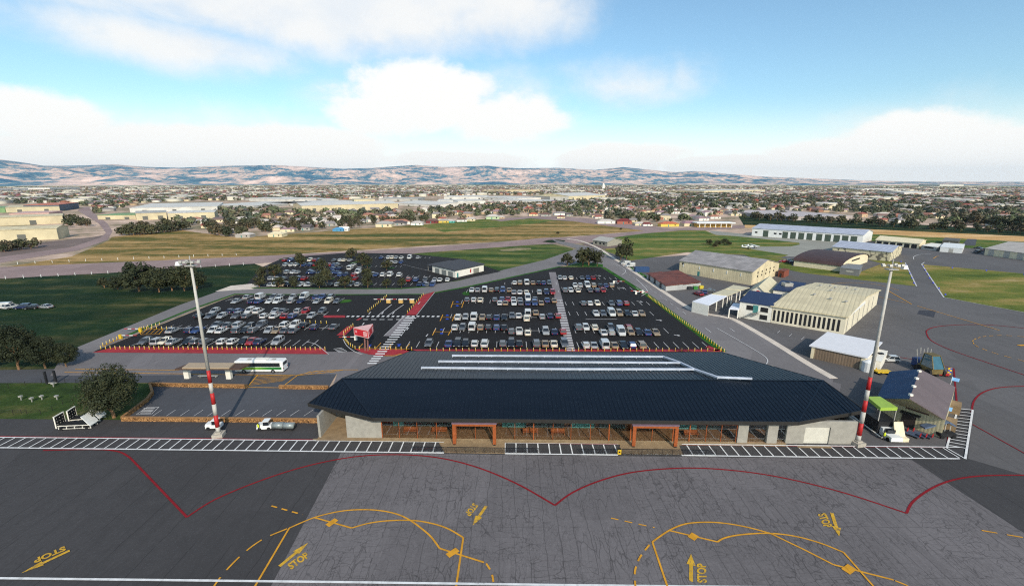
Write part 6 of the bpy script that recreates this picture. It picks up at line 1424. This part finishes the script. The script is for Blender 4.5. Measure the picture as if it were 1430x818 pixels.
WL=[(-120,82,342,334,325.5,22,1.6,cr,cr,'long cream warehouse nearest the bend of the side road'),(-80,89,319,312,307,30,1.5,tn,cr,'long tan warehouse behind the nearest cream one'),(14,69,303,301.6,298.5,50,0,pk,pk,'low pink-roofed warehouse between two long sheds'),(9,84,297,295,290,70,2,cr,tn,'cream warehouse with dark loading slots beside the dark block'),(-60,8,297.5,297,291,60,0,gn,gn,'green-tinted low warehouse at the far west end'),
 (84,111,295,291,286,40,0,s(92,100,110),s(186,110,84),'dark blue-grey block with orange roof at the head of the side road'),(137,190,306.7,306,301,40,0,tn,gn,'low warehouse with green roof edge beside the side road'),(191,233.6,307.6,306,298,45,1.5,cr,gy,'cream warehouse with blue base stripe beside the belt of trees'),(235.5,300.5,307,305,298,50,1,cr,wh,'cream warehouse with a row of dark doors behind the tree belt'),
 (182,304,297,294,291,170,0,wh,wh,'vast white-roofed warehouse behind the cream sheds'),(280,355,290,291,287,160,0,gy,wh,'long pale grey warehouse behind the vast white roof'),(370,443,286,289,284,150,0,wh,wh,'white warehouse with a stepped roof in the middle distance'),(422,556,296.5,292,287.5,70,3,tn,wh,'longest pale warehouse above the house rooftops'),(402,452,283,281,278.5,150,0,wh,wh,'white block behind the stepped white warehouse'),
 (450,473,283,282.5,279,90,0,gy,wh,'grey warehouse next to the tree strip'),(495,524,285.5,285,279,60,0,cr,cr,'tall cream block behind the longest pale warehouse'),(529,584,281,281,277.5,90,0,gy,gy,'grey sheds with dark gable beyond the cream block'),(549,611,286.5,289.5,283.5,110,3,wh,wh,'curved white warehouse right above the houses'.replace('right ','')),(611,633,285,285,280.5,60,2,wh,wh,'white arched shed beside the curved warehouse'),
 (640,678,285.5,284.5,281,90,2,wh,wh,'white warehouse at the end of the industrial belt'),(620,680,278.5,278.5,275,120,0,wh,wh,'distant white warehouse strip with a square tower'),(660,717,278,280.5,275,110,0,wh,wh,'white warehouse with many loading bays'),(682,763,281.5,284,280,70,0,wh,wh,'low white warehouse nearest the housing'),(768,794,280,279.5,275,90,0,gy,tn,'grey tank-like warehouse next to the domed shed'),(794,845,279.5,277.7,274,120,6,cr,wh,'large cream domed shed in the middle distance'),
 (706,754,270,269,266,150,0,tn,s(206,172,120),'distant tan warehouse with a long orange roof'),(907,925,271.7,271.7,269.3,140,3,wh,wh,'bright white gabled shed far beyond the houses'),(983,1068,271,269,266.5,160,0,tn,wh,'long distant tan warehouse above the suburb'),(1176,1207,265.5,266.5,263,200,0,wh,wh,'long white far-off warehouse near the horizon'),(1100,1190,308,306.5,303,120,0,s(170,160,156),s(184,172,170),'broad pinkish grey flat roof before the runway trees'),(1370,1395,287,287.5,284,80,0,pk,s(206,160,150),'pale pink roofed hall amid the suburb'),
 (1283,1312,259.5,260,257.5,200,0,wh,wh,'tiny white hall near the horizon'),(1262,1300,273,273,269,120,3,wh,wh,'white hipped hall in the distant suburb'),(0,40,268,267,264,160,0,wh,wh,'long white strip of sheds far beyond the warehouses'),(70,112,266,265,262.5,160,0,wh,wh,'distant pale shed with a raised block')]
for w_ in WL: warehouse(*w_)
q=g(842.5,264.5); t_=thing('tower','slender pale tower rising above the distant suburb','tower',q); h=hz(q,256.3); mb=MB(); mb.box(q+V(0,0,h*.42),(14,14,h*.84),0,.8); part('shaft',mb,M['offwhite'],t_); mb=MB(); mb.box(q+V(0,0,h*.92),(9,9,h*.16),0,.6); part('spire',mb,M['offwhite'],t_)
def house_mesh(w,d,h,rise,hip):
    wl=MB(); wl.hexa([(-w/2,-d/2,0),(w/2,-d/2,0),(w/2,d/2,0),(-w/2,d/2,0)],[(-w/2,-d/2,h),(w/2,-d/2,h),(w/2,d/2,h),(-w/2,d/2,h)])
    rf_=MB(); o=.45; i=w/2*(.45 if hip else 1.0)+(0 if hip else o); a=w/2+o; b=d/2+o
    rf_.poly([(-a,-b,h),(a,-b,h),(i,0,h+rise),(-i,0,h+rise)]); rf_.poly([(a,b,h),(-a,b,h),(-i,0,h+rise),(i,0,h+rise)]); rf_.poly([(a,-b,h),(a,b,h),(i,0,h+rise)]); rf_.poly([(-a,b,h),(-a,-b,h),(-i,0,h+rise)])
    rf_.poly([(-a,b,h-.02),(a,b,h-.02),(a,-b,h-.02),(-a,-b,h-.02)])
    wn=MB()
    for x in (w*.28,): wn.box((x,-d/2-.02,1.6),(1.3,.08,1.2))
    dr=MB(); dr.box((-w*.08,-d/2-.02,1.05),(.95,.08,2.1)); ch=MB(); ch.box((w*.22,.8,h+rise*.8),(.7,.7,1.5))
    return wl,rf_,wn,dr,ch
wallc=objcol('house_wall_paint',.8,0,0); roofc=objcol('house_roof_paint',.8,0,0)
HP={}
for k,(w,d,h,r_,hip) in {'hip':(14,10,2.8,2.2,True),'gab':(12,9,2.9,2.6,False),'long':(20,9,3.0,2.0,True),'two':(12,10,5.4,2.2,True)}.items():
    root=bpy.data.objects.new('house',None); COL.objects.link(root); wl,rf_,wn,dr,ch=house_mesh(w,d,h,r_,hip)
    for nm,mb,m_ in (('wall',wl,wallc),('roof',rf_,roofc),('window',wn,M['glass_dark']),('door',dr,M['teal']),('chimney',ch,M['brick'])):
        if nm=='chimney': continue
        c=mb.build(nm,m_); c.parent=root
    HP[k]=[root,False]
note_kids()
WC=[('white',s(222,218,208)),('cream',s(214,200,166)),('grey',s(160,156,150)),('tan',s(186,160,130)),('brick',s(150,104,84))]
RC=[('terracotta',s(160,110,92)),('brown',s(122,98,90)),('grey',s(140,132,130)),('pale',s(196,184,174)),('mauve',s(146,120,124)),('dark',s(92,84,84)),('red',s(152,84,74))]
def house(q,kind,wc,rc,label,group,rz=0,sc=1.0):
    root,used=HP[kind]; o=root if not used else copy_tree(root); HP[kind][1]=True
    o.location=q; o.rotation_euler=(0,0,rz); o.scale=(sc,sc,sc); 
    return o,wc,rc,label,group
hs=[]
NH=[(343,331.5,20,'grey','pale','low grey clubroom with long pale roof at the dry field edge'),(388,330.5,20,'cream','cream','low cream clubroom with flat pale roof at the dry field edge'),(474,323,10,'blue','blue','bright blue house with white gable at the field edge'),(481,322.6,9,'white','white','small white house beside the bright blue one'),(538,316.8,22,'cream','grey','cream house with grey hipped roof at the field edge'),(558,314.5,18,'grey','dark','grey house with dark roof between the cream and white houses'),(583,314.5,16,'white','pale','white house with pale roof beside the farm track'),
    (604,311.5,16,'red','brown','dark red barn-like house at the field edge'),(620,311,14,'yellow','grey','yellow house next to the teal shed'),(629,311,8,'teal','pale','small teal shed beside the yellow house'),(645,309.6,14,'white','brown','white house with brown roof above the green strip'),(657,308.5,14,'cream','pale','cream house with pale roof above the green strip'),(688,306,18,'green','pale','pale green house at the bend of the spur road'),(699,305.5,10,'tan','pale','tan house beside the pale green one'),(745,301.5,12,'cream','terracotta','cream house with terracotta roof above the spur road'),(762,302.3,14,'grey','brown','grey house with brown roof above the spur road'),(783,305,10,'cream','red','house with bright red pyramid roof by the big trees'),
    (846,312.3,24,'white','pale','long white house with pale roof by the main road'),(871,312.6,20,'brick','red','red brick house with red roof by the main road'),(893,315,14,'cream','pale','cream cottage with pale roof by the main road'),(903,315.5,12,'white','red','white cottage with red roof near the yellow house'),(933,316.3,26,'yellow','terracotta','bright yellow house with terracotta and teal roof'),(962,315.6,20,'cream','mauve','cream house with mauve roof beside the yellow one')]
EXTRA={'blue':s(80,140,180),'white':s(224,220,212),'cream':s(214,200,166),'grey':s(160,156,150),'red':s(112,44,44),'yellow':s(214,184,84),'teal':s(96,176,164),'green':s(172,190,150),'tan':s(186,160,130),'brick':s(158,92,74),'pale':s(190,180,172),'brown':s(110,84,76),'dark':s(84,76,78),'terracotta':s(180,96,70),'mauve':s(150,116,122)}
def paint(o,wc,rc):
    for c in CH[o.name]:
        if c.name.startswith('wall'): c.color=wc+(1,)
        elif c.name.startswith('roof'): c.color=rc+(1,)
todo=[]
for x,y,w,wc,rc,lab in NH:
    q=g(x,y-.3); zc=q.y*CT+H*ST; wm=w/FL*zc; kind='long' if wm/14>1.3 else ('hip' if rc!='white' else 'gab'); base=20 if kind=='long' else 14
    o,*_=house(q,kind,None,None,None,None,random.uniform(-.1,.1),max(.7,wm/base)); tag(o,lab,'house'); todo.append((o,EXTRA[wc],EXTRA[rc]))
q=g(998,317.5); t_=thing('filling_station','yellow-posted white canopy building beside the main road','building',q); mb=MB(); mb.box(q+V(0,4,4.4),(38,14,.9)); part('canopy',mb,M['white'],t_); mb=MB(); mb.box(q+V(0,6,2),(34,8,4)); part('wall',mb,plain('yellow_wall',s(196,160,84),.8,.15),t_)
for k in range(7): mb=MB(); mb.box(q+V(-16+5.3*k,-2,2),(.6,.6,4)); part('post',mb,M['offwhite'],t_)
srng=np.random.default_rng(5)
pts=sample(3800,430,2300,srng); pts.sort(key=lambda p:p[0]**2+p[1]**2)
cells=set(); hp=[]
for X,Y,px,py in pts:
    c=(round(X/17),round(Y/20))
    if c in cells: continue
    cells.add(c); hp.append((X,Y,px,py))
NHI=270
for X,Y,px,py in hp[:NHI]:
    wc=WC[srng.choice(5,p=[.3,.25,.15,.18,.12])]; rc=RC[srng.choice(7,p=[.2,.18,.18,.16,.1,.1,.08])]
    o,*_=house(V(X,Y,0),['hip','gab','long','two'][srng.choice(4,p=[.5,.25,.15,.1])],None,None,None,None,srng.choice([0,1.57,.25,-.3])+srng.uniform(-.1,.1),srng.uniform(.75,1.1))
    zone='beyond the warehouses' if px<300 else 'behind the dry field' if px<700 else 'behind the main road' if px<1040 else 'behind the runway trees'
    tag(o,f"{wc[0]} suburban house with {rc[0]} roof {zone}",'house',f"{wc[0]} houses with {rc[0]} roofs {zone}"); todo.append((o,wc[1],rc[1]))
CH={}
for o in COL.objects:
    if o.parent is not None: CH.setdefault(o.parent.name,[]).append(o)
for o,a,b in todo: paint(o,a,b)
# everything beyond the nearest houses and trees: masses nobody could count
def far_mesh(name,V_,F_,C_,mat):
    me=bpy.data.meshes.new(name); V_=np.concatenate(V_); me.vertices.add(len(V_)); me.vertices.foreach_set('co',V_.astype(np.float32).ravel())
    Fq=np.concatenate(F_); nf=len(Fq); k=Fq.shape[1]; me.loops.add(nf*k); me.loops.foreach_set('vertex_index',Fq.astype(np.int32).ravel()); me.polygons.add(nf); me.polygons.foreach_set('loop_start',np.arange(0,nf*k,k,dtype=np.int32)); me.update(calc_edges=True)
    ca=me.color_attributes.new('tint','FLOAT_COLOR','POINT'); C=np.concatenate(C_); ca.data.foreach_set('color',np.concatenate([C,np.ones((len(C),1))],1).astype(np.float32).ravel())
    me.materials.append(mat); o=bpy.data.objects.new(name,me); COL.objects.link(o); return o
def tintmat(name,rough=.9):
    t=NT(name); a=t.n('ShaderNodeAttribute',attribute_name='tint'); return t.out(a.outputs['Color'],rough,.15)
tm=tintmat('distant_tint')
Vs,Fs,Cs=[],[],[]; nv=0
hr=sample(13000,1300,5400,srng); allh=hp[NHI:]+hr
P_=np.array([(a,b) for a,b,_,_ in allh]); n=len(P_)
w=srng.uniform(9,19,n); d=srng.uniform(8,12,n); h=srng.uniform(3.0,5.2,n); big=srng.random(n)<.06; w[big]*=3.2; d[big]*=2.5; h[big]*=1.7
rise=np.where(big,.6,srng.uniform(1.5,2.6,n)); ang=srng.uniform(0,3.14,n); ca_,sa_=np.cos(ang),np.sin(ang)
def put(lx,ly,z): return np.stack([P_[:,0]+lx*ca_-ly*sa_,P_[:,1]+lx*sa_+ly*ca_,z],1)
wcs=np.array([c for _,c in WC]); rcs=np.array([c for _,c in RC]); wi=wcs[srng.choice(5,n,p=[.34,.28,.13,.15,.10])]; ri=rcs[srng.choice(7,n,p=[.2,.16,.17,.2,.1,.09,.08])]; ri[big]=s(212,206,196); wi[big]=s(206,200,184)
z0=np.zeros(n); vs=[put(-w/2,-d/2,z0),put(w/2,-d/2,z0),put(w/2,d/2,z0),put(-w/2,d/2,z0),put(-w/2,-d/2,h),put(w/2,-d/2,h),put(w/2,d/2,h),put(-w/2,d/2,h),
    put(-w/2-.4,-d/2-.4,h),put(w/2+.4,-d/2-.4,h),put(w/2+.4,d/2+.4,h),put(-w/2-.4,d/2+.4,h),put(-w*.25,0*d,h+rise),put(w*.25,0*d,h+rise)]
A=np.stack(vs,1).reshape(-1,3); Cc=np.stack([wi]*8+[ri]*6,1).reshape(-1,3); b=(np.arange(n)*14)[:,None]
fq=np.concatenate([b+np.array([x]) for x in ((0,1,5,4),(1,2,6,5),(2,3,7,6),(3,0,4,7),(8,9,13,12),(10,11,12,13),(9,10,13,13),(11,8,12,12))])
# triangles as quads with a doubled corner are not valid: split the hip ends off
fq=fq[:n*6]
ft=np.concatenate([b+np.array([x]) for x in ((9,10,13),(11,8,12))])
me=far_mesh('distant_houses',[A],[np.concatenate([fq[:,[0,1,2]],fq[:,[0,2,3]],ft])],[Cc],tm); tag(me,'far suburb of small pale and terracotta roofs spreading to the horizon','suburb',kind='stuff')
def clump(seed,n):
    r=np.random.default_rng(seed); d=r.normal(size=(n,3)); d/=np.linalg.norm(d,axis=1)[:,None]; c=d*r.uniform(.55,1.0,n)[:,None]*np.array([1,1,1.0])
    nn=d+r.normal(size=(n,3))*.5; nn/=np.linalg.norm(nn,axis=1)[:,None]; a=np.cross(nn,r.normal(size=(n,3))); a/=np.linalg.norm(a,axis=1)[:,None]; b=np.cross(nn,a); sz=r.uniform(.35,.6,n)[:,None]
    return np.stack([c-a*sz-b*sz*.6,c+a*sz-b*sz*.6,c+b*sz],1).reshape(-1,3)
CL=[(clump(i,26),clump(40+i,9)) for i in range(5)]
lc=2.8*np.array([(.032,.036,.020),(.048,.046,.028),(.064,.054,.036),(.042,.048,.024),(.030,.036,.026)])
def forest(T_,lod,hs):
    Vs=[];Cs=[];base=0
    T_=np.array([(a,b) for a,b,_,_ in T_]); n=len(T_)
    hh=srng.uniform(*hs,n); ww=hh*srng.uniform(.4,.65,n); var=srng.integers(0,5,n); cc=lc[srng.integers(0,5,n)]*srng.uniform(.7,1.3,n)[:,None]
    for vI in range(5):
        m_=var==vI; k=m_.sum(); u=CL[vI][lod]; q=u[None]*np.stack([ww[m_],ww[m_],hh[m_]*.46],1)[:,None,:]; q[:,:,0]+=T_[m_,0][:,None]; q[:,:,1]+=T_[m_,1][:,None]; q[:,:,2]+=(hh[m_]*.52)[:,None]
        Vs.append(q.reshape(-1,3)); Cs.append(np.repeat(cc[m_],len(u),0))
    A=np.concatenate(Vs); return A,np.concatenate(Cs)
tp=sample(14000,430,1900,srng)
# clumping: keep more trees where a slow wave says so
keep=[p for p in tp if (math.sin(p[0]*.011+1)+math.sin(p[1]*.013+2)+math.sin((p[0]+p[1])*.005))>-1.1 or srng.random()<.25]
keep.sort(key=lambda p:p[0]**2+p[1]**2)
NTI=130
for X,Y,px,py in keep[:NTI]:
    h=srng.uniform(4.5,9); zone='beyond the warehouses' if px<300 else 'among the houses behind the dry field' if px<700 else 'among the houses behind the main road' if px<1040 else 'among the houses behind the runway'
    tree(['far0','far1','far2','farcone'][srng.choice(4,p=[.3,.35,.3,.05])],None,h,h*srng.uniform(.6,.95),'suburban garden tree '+zone,'garden trees '+zone,at=V(X,Y,0))
A1,C1=forest([p for i,p in enumerate(keep[NTI:]) if i%3],0,(4.5,9)); A2,C2=forest(sample(21000,1700,5600,srng),1,(5,10))
me=far_mesh('distant_trees',[A1,A2],[np.arange(len(A1)+len(A2)).reshape(-1,3)],[C1,C2],tintmat('distant_leaf',.8)); tag(me,'mass of distant dark trees mixed through the suburb up to the hills','woods',kind='stuff')
for k,(r,u) in list(TREES.items())+list(HP.items()):
    if not u:
        for c in list(r.children): bpy.data.objects.remove(c)
        bpy.data.objects.remove(r)
